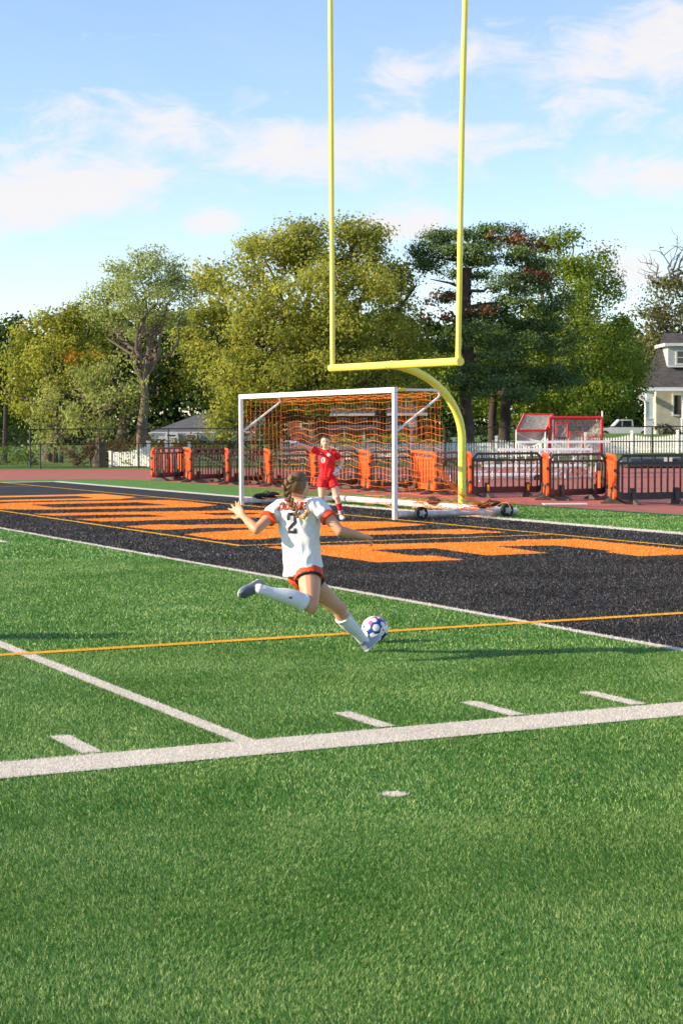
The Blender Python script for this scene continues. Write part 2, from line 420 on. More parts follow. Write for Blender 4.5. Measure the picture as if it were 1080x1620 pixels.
# ------------------------------------------------------------------ turf fibres (real blades, thinning out with distance)
rng = np.random.default_rng(3)
def fibres(d0, d1, dens, w, h, margin):
    A = .384*(d1*d1-d0*d0)/2 + 2*margin*(d1-d0); n = int(A*dens)
    d = d0 + (d1-d0)*rng.random(n*2); lat = (rng.random(n*2)-.5)*(.384*d1+2*margin)
    k = np.abs(lat) < .192*d+margin; d = d[k]; lat = lat[k]
    n = len(d)
    x = CAM.x + GR.x*lat + GF.x*d; y = CAM.y + GR.y*lat + GF.y*d
    ok = x < 12.8; x = x[ok]; y = y[ok]; n = len(x)
    # colour by what is sown there, plus light painted into the green
    edge = rng.normal(0, .006, n); xe = x+edge; ye = y+rng.normal(0, .006, n)
    green = np.array([.088, .256, .036]); lite = np.array([.40, .53, .18]); dark = np.array([.040, .155, .024])
    t = rng.random(n)[:, None]
    col = green*(1-t) + dark*t
    pt = .5+.22*np.sin(x*1.7+2.2*np.sin(y*.9+.4*x)+np.sin(y*3.1+x))+.16*np.sin(y*5.3-x*3.7+2*np.sin(x*2.9))+.12*np.sin(x*9.1+y*7.7+1.5*np.sin(y*6.1)); s = rng.random(n) < .18+.26*pt; col[s] = (lite*(.75+.5*rng.random(n)[:, None]))[s]  # pale fibres gather in patches: brightness of combed pile put into the colour
    pat = {'t_black': ((.014, .014, .014), (.034, .032, .031), .16, (.22, .20, .19)), 't_white': ((.62, .57, .49), (.80, .745, .655), 0, None),
           't_yellow': ((.80, .38, .015), (.92, .50, .03), 0, None), 't_orange': ((.78, .23, .018), (.92, .32, .035), .05, (1, .5, .15))}
    def paint(msk, mt):
        a, b, sp, sc = pat[mt]; c = np.array(a)*(1-t)+np.array(b)*t
        if sp:
            q = rng.random(n) < sp; c[q] = np.array(sc)*(.7+.6*rng.random(n)[:, None])[q]
        col[msk] = c[msk]
    for x0, x1, y0, y1, mt in marks:
        paint((xe > x0) & (xe < x1) & (ye > y0) & (ye < y1), mt)
        if mt == 't_black':
            for loops in LET.values():
                mk = in_poly(xe, ye, loops[0])
                for hl in loops[1:]: mk &= ~in_poly(xe, ye, hl)
                paint(mk, 't_orange')
    paint((xe-DOT[0])**2+(ye-DOT[1])**2 < DOT[2]**2, 't_white')
    # lean: combed by use in soft patches
    fx = np.sin(x*2.1+np.sin(y*1.3)*1.7)+np.sin(y*3.3+x*.7); fy = np.sin(y*2.7+np.sin(x*1.9)*1.4)+np.sin(x*4.1-y)
    an = rng.random(n)*2*np.pi; le = h*(.25+.55*rng.random(n))
    dx = np.cos(an)*le + fx*h*.16 - .15*h; dy = np.sin(an)*le + fy*h*.16
    hh = h*(.55+.5*rng.random(n)); ra = rng.random(n)*np.pi; ww = w*(.7+.6*rng.random(n))
    bx = np.cos(ra)*ww/2; by = np.sin(ra)*ww/2
    V = np.empty((n, 3, 3), np.float32)
    V[:, 0] = np.stack([x-bx, y-by, np.zeros(n)-.001], 1); V[:, 1] = np.stack([x+bx, y+by, np.zeros(n)-.001], 1)
    V[:, 2] = np.stack([x+dx, y+dy, hh], 1)
    return V.reshape(-1, 3), np.repeat(col, 3, axis=0)
Vs, Cs = [], []
for a in ((4.4, 8.0, 22000, .0034, .019, .4), (8.0, 14, 8200, .0052, .021, .6), (14, 24, 2300, .0095, .024, 1.0), (24, 44, 480, .020, .028, 1.3)):
    v, c = fibres(*a); Vs.append(v); Cs.append(c)
V = np.concatenate(Vs); Cc = np.concatenate(Cs)
me = np_mesh('turf_fibres', V, np.arange(len(V)).reshape(-1, 3), Cc)
me.materials.append(attr_mat('turf_fibre', .5, .25, spec=.35))
print('fibres', len(V)//3)
o = link('turf_fibres', me); tag(o, 'short artificial turf fibres covering the marked playing field', 'turf', kind='stuff')

# ------------------------------------------------------------------ soccer goal
Y0, Y1, XL = YP+16.5, YP+16.5+7.48, XG
def netlink(): pass
g = thing('soccer_goal', (XL, (Y0+Y1)/2, 0), 'white wheeled soccer goal with orange net standing on the end zone edge', 'soccer goal')
def post_box(y):
    mb = MB(); mb.box((XL, y, 1.22), .085, .10, 2.44, bev=.03); return mb.build('post', M['white_paint'], g, smooth=True)
post_box(Y0); post_box(Y1)
mb = MB(); mb.box((XL, (Y0+Y1)/2, 2.49), .09, Y1-Y0+.103, .105, bev=.02); mb.build('crossbar', M['white_paint'], g, smooth=True)
DEEP = 2.37; TOP = .98
for y, sgn in ((Y0, 1), (Y1, -1)):
    mb = MB(); mb.tube([(XL+.06, y, .11), (XL+DEEP+.35, y, .11)], .064, 12); mb.build('side_base_tube', M['white_scuffed'], g, smooth=True)
    pts = [(XL+.05, y, 2.49), (XL+TOP-.1, y, 2.49), (XL+TOP-.02, y, 2.46), (XL+TOP, y, 2.40), (XL+TOP-.04, y, 2.34), (XL+.04, y, 1.70)]
    mb = MB(); mb.tube(pts, .024, 8); mb.build('net_stay', M['white_paint'], g, smooth=True)
mb = MB(); mb.tube([(XL+DEEP, Y0-.03, .13), (XL+DEEP, Y1+.03, .13)], .070, 12); mb.build('rear_base_tube', M['white_scuffed'], g, smooth=True)
mb = MB(); mb.box((XL+.15, Y0-.03, 2.5), .12, .05, .06); mb.build('sticker', mat('yellow_sticker', (.85, .6, .02), .5), g)
def wheel(x, y, z, side):
    w_ = MB(); w_.tube([(x, y-.05, z), (x, y-.042, z), (x, y+.042, z), (x, y+.05, z)], [.10, .125, .125, .10], 20)
    t = w_.build('wheel', M['rubber'], g, smooth=True)
    r_ = MB(); 
    r_.tube([(x, y-.056, z), (x, y-.045, z), (x, y+.045, z), (x, y+.056, z)], [.05, .068, .068, .05], 14)
    for k in range(5):
        a = k*2*math.pi/5; r_.box((x+math.cos(a)*.045, y+side*.058, z+math.sin(a)*.045), .07, .008, .018, X=(math.cos(a), 0, math.sin(a)), Z=(-math.sin(a), 0, math.cos(a)))
    r_.build('rim', M['steel'], t, smooth=True)
    b_ = MB(); b_.tube([(x, y-side*.1, z), (x, y+side*.075, z)], .014, 8); b_.box((x, y-side*.11, z+.02), .10, .03, .16); b_.build('axle', M['steel'], t)
for yy, sd_ in ((Y0-.18, -1), (Y1+.18, 1)):
    wheel(XL+.47, yy, .13, sd_); wheel(XL+DEEP+.02, yy, .14, sd_)
# net: cords of a sagging sheet
def cords(mb, grid, rad, jit=0):
    nu, nv = len(grid), len(grid[0])
    pass
    for i in range(nu): mb.tube(grid[i], rad, 3, cap=False)
    for j in range(nv): mb.tube([grid[i][j] for i in range(nu)], jit or rad, 3, cap=False)
rn = random.Random(5)
def sag(u, v): return noise.noise(Vector((u*1.1, v*.9, 3)))*.16 + noise.noise(Vector((u*3.1, v*2.1, 9)))*.05
XT = XL+TOP+.02; XB = XL+DEEP-.02
ncol = 52
def back_prof(t, bulge):        # t 0 top .. 1 bottom
    z = 2.44*(1-t)+.12*t if t < .99 else .12
    k = max(0, (t-.68)/.32); x = XT + (XB-XT)*k**1.6
    return x, z
for nm, side in (('back_net', 0),):
    mb = MB(); rows = 17
    grid = []
    for i in range(rows+1):
        t = i/rows; row = []
        for j in range(ncol+1):
            u = j/ncol; y = Y0+(Y1-Y0)*u; x, z = back_prof(t, 0)
            amp = math.sin(math.pi*min(1, t*1.0)) 
            s_ = sag(y, z)
            wv = math.sin(y*2*math.pi/1.22+.6*math.sin(y*1.7)+i*.2)
            row.append((x + .2*s_*amp + .05*amp, y+.12*sag(z*2, y)*amp, max(.03, z - (.032*wv+.05*sag(y*2.3, i*.31))*(1-t*.55)*(.35+amp) + s_*.25*amp)))
        grid.append(row)
    cords(mb, grid, .0027, .0015); mb.build('back_net', M['net'], g)
mb = MB(); grid = []
for i in range(8):
    t = i/7; grid.append([(XL+.05+(XT-XL-.05)*t, Y0+(Y1-Y0)*j/ncol, 2.47 - .10*math.sin(math.pi*t)*(1+.5*sag(j*.14, t)) - .05*t*abs(math.sin(j*.8))) for j in range(ncol+1)])
cords(mb, grid, .0024, .0016); mb.build('roof_net', M['net'], g)
for y in (Y0, Y1):
    mb = MB(); grid = []
    for i in range(20):
        t = i/19; z = 2.42*(1-t)+.1*t; xb, _ = back_prof(t, 0)
        grid.append([(XL+.04+(xb-XL-.04)*q/9, y+.05*sag(z+y, q*.4)+.03*math.sin(q+z*3), z-.07*math.sin(math.pi*q/9)*math.sin(math.pi*t)) for q in range(10)])
    cords(mb, grid, .0036, .0032); mb.build('side_net', M['net'], g)
# slack net heaps lying on the base tubes
mb = MB()
for cx, cy, n_, sp in ((XL+DEEP-.22, Y0+.55, 30, .24), (XL+DEEP, Y0+2.7, 26, .3), (XL+DEEP-.1, Y0+4.6, 10, .4), (XL+1.7, Y0+.0, 12, .35), (XL+1.0, Y1-.1, 20, .4)):
    for k in range(n_):
        a = Vector((cx+rn.gauss(0, sp*.45), cy+rn.gauss(0, sp), .12+abs(rn.gauss(0, .07))))
        pts = [a]
        for q in range(4): pts.append(Vector((pts[-1].x+rn.gauss(0, .12), pts[-1].y+rn.gauss(0, .14), max(.02, min(.3, pts[-1].z+rn.gauss(0, .05))))))
        mb.tube(pts, .0055, 3, cap=False)
for k in range(14):   # gathered edge falling from the back corner to the ground bar
    t0 = rn.random(); a = Vector((XT, Y0+.02*k, 1.0)); b = Vector((XB-.05+rn.gauss(0, .07), Y0+.45+rn.gauss(0, .12), .16))
    mb.tube([a, a.lerp(b, .5)+Vector((rn.gauss(0, .06), rn.gauss(0, .05), -.14)), b], .0038, 3, cap=False)
mb.build('gathered_net', M['net'], g)['kind'] = 'stuff'
def sandbag(x, y, rz):
    t = thing('sandbag', (x, y, 0), 'x', 'sandbag', 'sandbags weighing down the soccer goal')
    mb = MB(); X = Vector((math.cos(rz), math.sin(rz), 0)); Y = Vector((-math.sin(rz), math.cos(rz), 0))
    for s in (-1, 1): mb.ell((x+X.x*s*.14, y+X.y*s*.14, .235 if s > 0 else .21), .2, .15, .07, X, Y, nu=12, nv=8)
    b = mb.build('bag', mat('black_canvas_bag', (.02, .019, .019), .8, .3, 20, bump=.4, bscale=50) if 'black_canvas_bag' not in bpy.data.materials else bpy.data.materials['black_canvas_bag'], t, smooth=True)
    mb = MB(); mb.tube([(x-X.x*.1, y-X.y*.1, .27), (x, y, .33), (x+X.x*.1, y+X.y*.1, .28)], .012, 6); mb.build('handle', M['rubber'], t)
    return t
s1 = sandbag(XL+DEEP, Y0+.45, .4); s1['label'] = 'black sandbag under orange net beside the foot of the yellow post'
s2 = sandbag(XL+DEEP, Y0+2.75, 1.2); s2['label'] = 'black sandbag on the rear goal tube behind the goalkeeper'
s3 = sandbag(XL+.62, Y1, .1); s3['label'] = 'dark sandbag at the foot of the far goal post'

# ------------------------------------------------------------------ football goal post
CY = 24.38; XE = 9.144+.02
gb = tuple(gp(730.5, 803).xy)
g2 = thing('football_goal_post', (gb[0], gb[1], 0), 'yellow gooseneck football goal post rising behind the soccer goal', 'goal post')
zc = 3.05+.08
mb = MB(); mb.tube([(XE, CY-2.91, zc-.055), (XE, CY+2.91, zc)], .081, 20); mb.build('crossbar', M['yellow_paint'], g2, smooth=True)
for s in (-1, 1):
    mb = MB(); ze = zc-(.055 if s < 0 else 0); mb.tube([(XE, CY+s*2.91, ze), (XE, CY+s*(2.91+.022), ze)], [.086, .086], 20); mb.tube([(XE, CY+s*2.93, ze), (XE, CY+s*2.945, ze)], .014, 6)
    mb.build('end_cap', M['yellow_paint'], g2, smooth=True)
# the two uprights lean outward a little, as they do on the field
for s, tip in ((-1, -.34), (1, .02)):
    mb = MB(); mb.tube([(XE, CY+s*2.84, zc+.02), (XE, CY+s*2.84+tip*.5, zc+4.6), (XE, CY+s*2.84+tip*1.2, zc+9.1)], .055, 16)
    mb.build('upright', M['yellow_paint'], g2, smooth=True)
pts = [(gb[0], gb[1], -.0), (gb[0], gb[1], .7), (gb[0], gb[1], 1.35)]
R = 1.95
for k in range(0, 15):
    a = math.radians(k*90/14*.93); t = (1-math.cos(a)); pts.append((gb[0]-(gb[0]-XE-.02)*t/(1-math.cos(math.radians(83.7))), gb[1]+(CY-gb[1])*t, 1.5+(zc-.02-1.5)*math.sin(a)/math.sin(math.radians(83.7))))
mb = MB(); mb.tube(pts, .088, 20); mb.build('gooseneck', M['yellow_paint'], g2, smooth=True)
mb = MB(); mb.tube([(gb[0], gb[1], .003), (gb[0], gb[1], .03)], .2, 20); mb.build('base_plate', M['rubber'], g2)

for s in (-1, 1):      # weld collars and bolts where the bar takes the neck
    mb = MB(); mb.tube([(XE, CY+s*.16-.012, zc-.028), (XE, CY+s*.16+.012, zc-.028)], .092, 20); mb.build('weld_collar', M['yellow_paint'], g2, smooth=True)
    for q in (-.05, .05):
        mb = MB(); mb.tube([(XE-.08, CY+s*.07, zc-.028+q), (XE-.10, CY+s*.07, zc-.028+q)], .014, 6); mb.build('bolt', M['steel'], g2)
# ------------------------------------------------------------------ ball
g3c = gp(591, 1017, 0) ; BC = Vector((g3c.x, g3c.y, .112)); BC = at(592.5, 998, (g3c-CAM).dot(GF)); BC.z = .112
tb = thing('soccer_ball', (BC.x, BC.y, 0), 'white soccer ball with blue and pink swirls beside the planted foot', 'ball')
bm = bmesh.new(); bmesh.ops.create_icosphere(bm, subdivisions=5, radius=.11)
ico = bmesh.new(); bmesh.ops.create_icosphere(ico, subdivisions=1, radius=1)
rotm = Matrix.Rotation(.5, 3, 'X') @ Matrix.Rotation(.35, 3, 'Z') @ Matrix.Rotation(.3, 3, 'Y')
BELT = ((RV*.35+UV*.6-FV*.72).cross(RV*-.3-UV*.35-FV*.88)).normalized()
fc = [rotm @ f.calc_center_median().normalized() for f in ico.faces]; vc = [rotm @ v.co.normalized() for v in ico.verts]; ico.free()
for v in bm.verts:
    n = v.co.normalized(); a = min(n.angle(c) for c in vc); b = min(n.angle(c) for c in fc)
    s = (1 if a < .275 else 0) or (.8 if b < .205 else 0)
    e = min(abs(a-.275), abs(b-.205)); v.co = n*(.1095 + .0011*s - (.0012 if e < .02 else 0))
for f in bm.faces:
    n = f.calc_center_median().normalized(); a = min(n.angle(c) for c in vc); b = min(n.angle(c) for c in fc)
    q = noise.noise(n*2.4+Vector((4, 1.2, 0))); p2 = noise.noise(n*2.0+Vector((9, 4, 2)))
    cx_, cy_, cz_ = n.dot(RV), n.dot(UV), -n.dot(FV)          # swirl: a belt round the ball
    belt = abs(n.dot(BELT)+.10*noise.noise(n*3)); f.material_index = 0
    if a > .275 and b > .205:
        if belt < .42: f.material_index = 1
        elif belt < .60 and abs(cy_) > .30: f.material_index = 2
        elif cx_-cy_ > .95: f.material_index = 3
        elif q > .34: f.material_index = 1
        elif q < -.36: f.material_index = 2
    elif belt < .10 and cy_ > .5: f.material_index = 2
    f.smooth = True
me = bpy.data.meshes.new('ball_skin'); bm.to_mesh(me); bm.free()
for x in (mat('ball_white', (.80, .79, .76), .35, .04, 8), mat('ball_blue', (.022, .06, .30), .35, .3, 10), mat('ball_pink', (.85, .12, .36), .35, .1, 6), mat('ball_dark', (.02, .025, .06), .35, .1, 6)): me.materials.append(x)
link('ball_skin', me, tb, (0, 0, BC.z))
# ------------------------------------------------------------------ plastic barriers between the turf and the track
def local_build(mb, name, mt, parent, smooth=False):
    me = mb.mesh(name, None, smooth); o = link(name, me, parent)
    if mt: me.materials.append(mt)
    return o
def make_barrier(kind, L=1.95):
    t = thing('barrier', (0, 0, 0), 'x', 'barrier')
    mt = M['black_plastic'] if kind == 'black' else M['orange_plastic']
    h = L/2; H = 1.02; c = .13
    fr = MB()
    out = [(-h, .16), (-h+.1, .10), (h-.1, .10), (h, .16), (h, H-c), (h-c, H), (-h+c, H), (-h, H-c)]
    inn = [(-h+.055, .27), (-h+.12, .24), (h-.12, .24), (h-.055, .27), (h-.055, H-c-.02), (h-c-.02, H-.055), (-h+c+.02, H-.055), (-h+.055, H-c-.02)]
    for s in (-1, 1):
        y = s*.026
        for i in range(8):
            j = (i+1) % 8; q = [(out[i][0], y, out[i][1]), (out[j][0], y, out[j][1]), (inn[j][0], y, inn[j][1]), (inn[i][0], y, inn[i][1])]
            if s < 0: fr.quad(*q)
            else: fr.quad(*q[::-1])
    for lp, rev in ((out, False), (inn, True)):
        for i in range(8):
            j = (i+1) % 8; a, b = lp[i], lp[j]
            q = [(a[0], .026, a[1]), (b[0], .026, b[1]), (b[0], -.026, b[1]), (a[0], -.026, a[1])]
            fr.quad(*(q[::-1] if rev else q))
    local_build(fr, 'frame', mt, t)
    r = MB(); r.box((0, 0, .845), L-.115, .042, .05, bev=.006); local_build(r, 'rail', mt, t)
    kn = MB()
    nb = 11 if kind == 'black' else 8
    bw = .038 if kind == 'black' else .11
    b = MB(); b.box((0, 0, .532), bw, .036, .59, bev=.008); bme = b.mesh('bar', None, True); bme.materials.append(mt)
    s_ = MB(); s_.box((0, 0, .917), .03, .034, .095); sme = s_.mesh('short_bar', None, False); sme.materials.append(mt)
    for i in range(nb):
        x = -h+.055 + (L-.11)*(i+.5)/nb
        link('bar', bme, t, (x, 0, 0))
    for i in range(5): link('short_bar', sme, t, (-h+.1+(L-.2)*(i+.5)/5, 0, 0))
    f = MB(); f.prism([(-.30, 0), (.30, 0), (.30, .02), (.09, .10), (.055, .30), (-.055, .30), (-.09, .10), (-.30, .02)], -.045, .045, X=(0, 1, 0), Y=(0, 0, 1), Z=(1, 0, 0))
    f.box((0, 0, .27), .10, .13, .13, bev=.01)
    fme = f.mesh('foot', None, False); fme.materials.append(M['dusty_plastic'])
    for s in (-1, 1): link('foot', fme, t, (s*(h-.42), 0, .0))
    k_ = MB(); k_.box((0, 0, 0), .09, .085, .06, bev=.01); kme = k_.mesh('clamp', None, False); kme.materials.append(M['black_plastic'])
    for s in (-1, 1):
        for z in (.36, .70): link('clamp', kme, t, (s*h, 0, z))
    if kind == 'amber':
        pass
    return t
proto = {'black': make_barrier('black'), 'orange': make_barrier('orange')}
proto['black']['group'] = 'plastic crowd barriers along the track'; proto['orange']['group'] = 'plastic crowd barriers along the track'
used = {'black': False, 'orange': False}
rme = MB(); rme.tube([(0, -.068, .15), (0, -.068, .29)], .033, 8); rme = rme.mesh('reflector', None, True); rme.materials.append(M['amber'])
def place_barrier(kind, A, B, label, amber=False):
    o = proto[kind] if not used[kind] else copy_tree(proto[kind]); used[kind] = True
    d = B-A; o.location = ((A.x+B.x)/2, (A.y+B.y)/2, -.012); o.rotation_euler = (0, 0, math.atan2(d.y, d.x))
    k = d.length/1.95; o.scale = (k if abs(k-1) > .03 else 1, 1, 1.12)
    o['label'] = label; o['group'] = 'plastic crowd barriers along the track'
    if amber:
        for s in (-1, 1): link('reflector', rme, o, (s*(1.95/2-.42), 0, 0))
    return o
def reach(A, px, L, back=True):
    """point at distance L from A, seen in column px, going away from the camera"""
    best = None
    for i in range(400):
        d = (A-CAM).dot(GF)+ (i-100)*.02; p = gd(px, d, A.z); e = abs((p-A).length-L)
        if (d >= (A-CAM).dot(GF)) == back and (best is None or e < best[0]): best = (e, p)
    return best[1]
bl = [(975, 1094, 797.5, 'black barrier panel furthest right in front of the red track', False),
      (868, 957, 791.5, 'black barrier panel between two orange ones, next left of the furthest right panel', False),
      (746, 857, 786.5, 'black barrier panel with amber feet reflectors just right of the yellow goal post', True),
      (690, 737, 782.5, 'greyish black barrier panel just left of the yellow goal post', False),
      (586, 652, 778.5, 'black barrier panel behind the near upright of the soccer goal', True),
      (500, 566, 774.5, 'black barrier panel directly behind the goalkeeper', False),
      (428, 489, 770.5, 'black barrier panel seen through the net left of the goalkeeper', False),
      (362, 417, 767, 'black barrier panel behind the far soccer goal post', False),
      (303, 356, 763.5, 'black barrier panel second from the left end of the row', False),
      (247, 291, 760.5, 'dark barrier panel at the left end behind the orange one', False)]
ends = []
for xl, xr, y, lab, am in bl:
    A = gp(xl, y); B = reach(A, xr, 1.95); ends.append((A, B, lab, am))
ol = ['orange barrier end panel standing nearest the right edge of the picture', 'narrow orange barrier seen edge-on right of the amber reflectors', 'orange barrier edge-on touching the right side of the yellow post',
      'orange slatted barrier seen through the side net left of the yellow post', 'orange barrier panel right of the goalkeeper', 'orange barrier panel just behind the goalkeeper on the left', 'narrow orange barrier above the kicker and left of the goalkeeper',
      'narrow orange barrier just right of the far soccer goal post', 'orange barrier between the two leftmost black panels', 'orange slatted barrier at the far left end of the row']
for i, (A, B, lab, am) in enumerate(ends):
    place_barrier('black', A, B, lab, am)
    if i+1 < len(ends): place_barrier('orange', A+(A-B).normalized()*.04, ends[i+1][1]+(A-B).normalized()*-.04, ol[i]) if (A-ends[i+1][1]).length < 4.2 else place_barrier('orange', A+(B-A).normalized()*-.1, A+(B-A).normalized()*-.1+(ends[i+1][1]-A).normalized()*1.95, ol[i])
A = gp(240, 760); place_barrier('orange', A, reach(A, 288, 1.95), ol[9])

# ------------------------------------------------------------------ fences behind the track
def rail_fence(name, d0, d1, px0, px1, H, step, label, mesh_step=.16):
    a = land(px0, d0); b = land(px1, d1); n = max(1, round((b-a).length/step))
    t = thing(name, a, label, 'fence')
    post = MB(); post.tube([(0, 0, 0), (0, 0, H+.03)], .034, 8); pm_ = post.mesh('post', None, True); pm_.materials.append(M['fence_black'])
    P = []
    for i in range(n+1):
        px = px0+(px1-px0)*i/n; d = d0+(d1-d0)*i/n; p = land(px, d); P.append(p); link('post', pm_, t, p-a)
    mb = MB(); mb.tube([p+Vector((0, 0, H)) for p in P], .024, 6); mb.build('top_rail', M['fence_black'], t)
    mb = MB(); mb.tube([p+Vector((0, 0, .06)) for p in P], .01, 4); mb.build('bottom_rail', M['fence_black'], t)
    w = MB(); L = (b-a).length; u = (b-a).normalized(); u.z = 0
    k = int(L/mesh_step)
    def gz(s):
        f = min(.9999, max(0, s/L))*n; i = int(f); return P[i].lerp(P[i+1], f-i)
    for i in range(-int(H/mesh_step), k):
        for sg in (1, -1):
            s0 = i*mesh_step if sg > 0 else i*mesh_step+H; s1 = s0+sg*H
            z0, z1 = .05, H
            c0, c1 = max(0, min(L, s0)), max(0, min(L, s1))
            if abs(c1-c0) < .05: continue
            zz = lambda c: z0+(z1-z0)*abs(c-s0)/H
            p0 = gz(c0)+Vector((0, 0, zz(c0))); p1 = gz(c1)+Vector((0, 0, zz(c1)))
            w.tube([p0, p1], .0022, 3, cap=False)
    o = w.build('wire_mesh', M['fence_black'], t); o['kind'] = 'stuff'
    return t
rail_fence('chain_link_fence', 81.5, 81.0, -60, 1140, 1.78, 3.05, 'tall black chain link fence standing behind the track and the low fence')
rail_fence('low_track_fence', 79.6, 79.3, -90, 1150, 1.12, 4.3, 'low black rail fence along the far edge of the red track', .3)

# ------------------------------------------------------------------ white picket fences
pk = MB(); pk.prism([(-.043, 0), (.043, 0), (.043, .92), (0, 1), (-.043, .92)], -.011, .011, X=(1, 0, 0), Y=(0, 0, 1), Z=(0, -1, 0)); pkme = pk.mesh('picket'); pkme.materials.append(M['picket'])
pp = MB(); pp.box((0, 0, .58), .13, .13, 1.16); pp.box((0, 0, 1.175), .17, .17, .035)
pp.prism([(-.07, -.07), (.07, -.07), (.07, .07), (-.07, .07)], 1.19, 1.235); ppme = pp.mesh('post'); ppme.materials.append(M['picket'])
def picket_fence(label, xs, d0, d1, npk, dip, hpost=1.0, slope=None):
    pts = []
    for x in xs:
        f = (x-xs[0])/(xs[-1]-xs[0]); pts.append(land(x, d0+(d1-d0)*f))
    t = thing('picket_fence', pts[0], label, 'picket fence'); org = pts[0]
    ang = math.atan2((pts[-1]-pts[0]).y, (pts[-1]-pts[0]).x)
    for i, p in enumerate(pts):
        o = link('post', ppme, t, p-org); o.rotation_euler = (0, 0, ang); o.scale = (1, 1, hpost if not slope else slope[i])
    for i in range(len(pts)-1):
        a, b = pts[i], pts[i+1]
        for k in range(npk):
            f = (k+.5)/npk; p = a.lerp(b, f); hgt = (1.02-dip*math.sin(math.pi*f))*hpost
            if slope: hgt = (slope[i]*(1-f)**1.6+slope[i+1]*(1-(1-f)**1.6)) - dip*math.sin(math.pi*f)
            o = link('picket', pkme, t, p-org+Vector((0, 0, .04))); o.rotation_euler = (0, 0, ang); o.scale = (1, 1, hgt)
        for z in (.22, .68):
            mb = MB(); off = Vector((math.sin(ang), -math.cos(ang), 0))*-.035
            mb.tube([a+Vector((0, 0, z))+off, b+Vector((0, 0, z))+off], .032, 4, side=(0, 0, 1)); mb.build('rail', M['picket'], t)
    return t
picket_fence('long white picket fence with scalloped top crossing behind the bleachers', [446, 514, 583, 651, 718, 785, 855, 925, 999, 1071, 1145], 97, 88, 17, .16, .95)
picket_fence('short white picket fence rising to the right beside the tall trunk', [176, 236], 84, 83, 17, .14, 1.0, slope=[.62, 1.0])
picket_fence('white picket fence piece glimpsed between the leftmost barriers', [264, 300], 84, 84, 9, .1, .95)

# low planting and stones along the fence
M['stone'] = mat('pale_edging_stone', (.30, .26, .21), .85, .3, 3, bump=.5, bscale=10)
def stones(px0, px1, d, n, label):
    t = thing('stone_edging', land(px0, d), label, 'stone edging')
    for i in range(n):
        p = land(px0+(px1-px0)*(i+random.random()*.6)/n, d); r = random.uniform(.12, .22); mb = MB()
        mb.ell(p+Vector((0, 0, r*.4)), r*1.3, r, r*.8, nu=7, nv=5)
        for k, v in enumerate(mb.v): mb.v[k] = tuple(Vector(v)+noise.noise_vector(Vector(v)*4)*.05)
        mb.build('stone', M['stone'], t)
stones(742, 900, 83, 34, 'row of pale rough stones behind the bleachers')
stones(975, 1010, 83, 8, 'short row of pale stones left of the dark landing mat')
M['mat_blue'] = mat('blue_vinyl_mat', (.03, .045, .075), .75, .3, 2, bump=.3, bscale=2, spec=.2)
t = thing('landing_mat', gd(1060, 77.5), 'dark blue vinyl landing mat lying on the far side of the track', 'sports mat')
c = gd(1062, 77.5, 0)
for i, (w_, z0, z1, mt) in enumerate(((4.2, .02, .2, 'black_plastic'), (4.0, .21, .38, 'mat_blue'))):
    mb = MB(); mb.box(c+Vector((0, 0, (z0+z1)/2)), w_, 2.6, z1-z0, X=GR, Y=GF, bev=.06); mb.build('mat_layer', M[mt], t)
mb = MB(); mb.box(c+GR*-.4+GF*-1.33+Vector((0, 0, .36)), .35, .02, .18, X=GR, Y=GF); mb.build('patch', M['picket'], t)

# ------------------------------------------------------------------ aluminium bleacher
M['bright_alu'] = mat('bright_anodised_plank', (.80, .80, .80), .45, .05, 6, spec=.5)
d = 61.5; c = gd(868, d, 0); sc = d/FPX
t = thing('bleacher', c, 'small aluminium bleacher with white planks behind the barriers', 'bleacher')
def plank(px0, px1, y, dd, w_=.25):
    a = at(px0, y, dd); b = at(px1, y, dd); b.z = a.z; mid = (a+b)/2; X = (b-a).normalized(); Y = Vector((0, 0, 1)).cross(X)
    mb = MB(); mb.box(mid, (b-a).length, w_, .085, X=X, Y=Y, bev=.01); mb.build('plank', M['bright_alu'], t); return a, b
rows = [(816, 964, 699.5, 62.8), (788, 936, 711.5, 62.0), (762, 926, 737, 61.3), (733, 884, 751, 60.3), (744, 840, 774, 59.8)]
pl = [plank(*r) for r in rows]
for f in (.10, .45, .80):
    top = pl[0][0].lerp(pl[0][1], f); lo = pl[3][0].lerp(pl[3][1], f); g0 = Vector((lo.x, lo.y, 0)); gt = Vector((top.x, top.y, 0))
    mid = pl[2][0].lerp(pl[2][1], f); gm = Vector((mid.x, mid.y, 0))
    for a, b in ((top, gt), (mid, gm), (lo, g0), (g0+Vector((0, 0, .05)), gt+Vector((0, 0, .05))), (top, gm), (mid, g0), (Vector((top.x, top.y, .6)), lo), (pl[1][0].lerp(pl[1][1], f), Vector((pl[1][0].lerp(pl[1][1], f).x, pl[1][0].lerp(pl[1][1], f).y, .5)))):
        mb = MB(); mb.tube([a, b], .024, 6); mb.build('strut', M['alu'], t)
for f0, f1 in ((.1, .45), (.45, .8)):
    A0 = pl[0][0].lerp(pl[0][1], f0); B0 = pl[0][0].lerp(pl[0][1], f1)
    for a, b in ((A0, Vector((B0.x, B0.y, .1))), (B0, Vector((A0.x, A0.y, .1)))):
        mb = MB(); mb.tube([a, b], .02, 6); mb.build('cross_brace', M['alu'], t)
# small transport wheel at its end
p = at(850, 757, 60.0); mb = MB(); mb.tube([p-GF*.04, p+GF*.04], .14, 14); mb.build('wheel', M['rubber'], t)
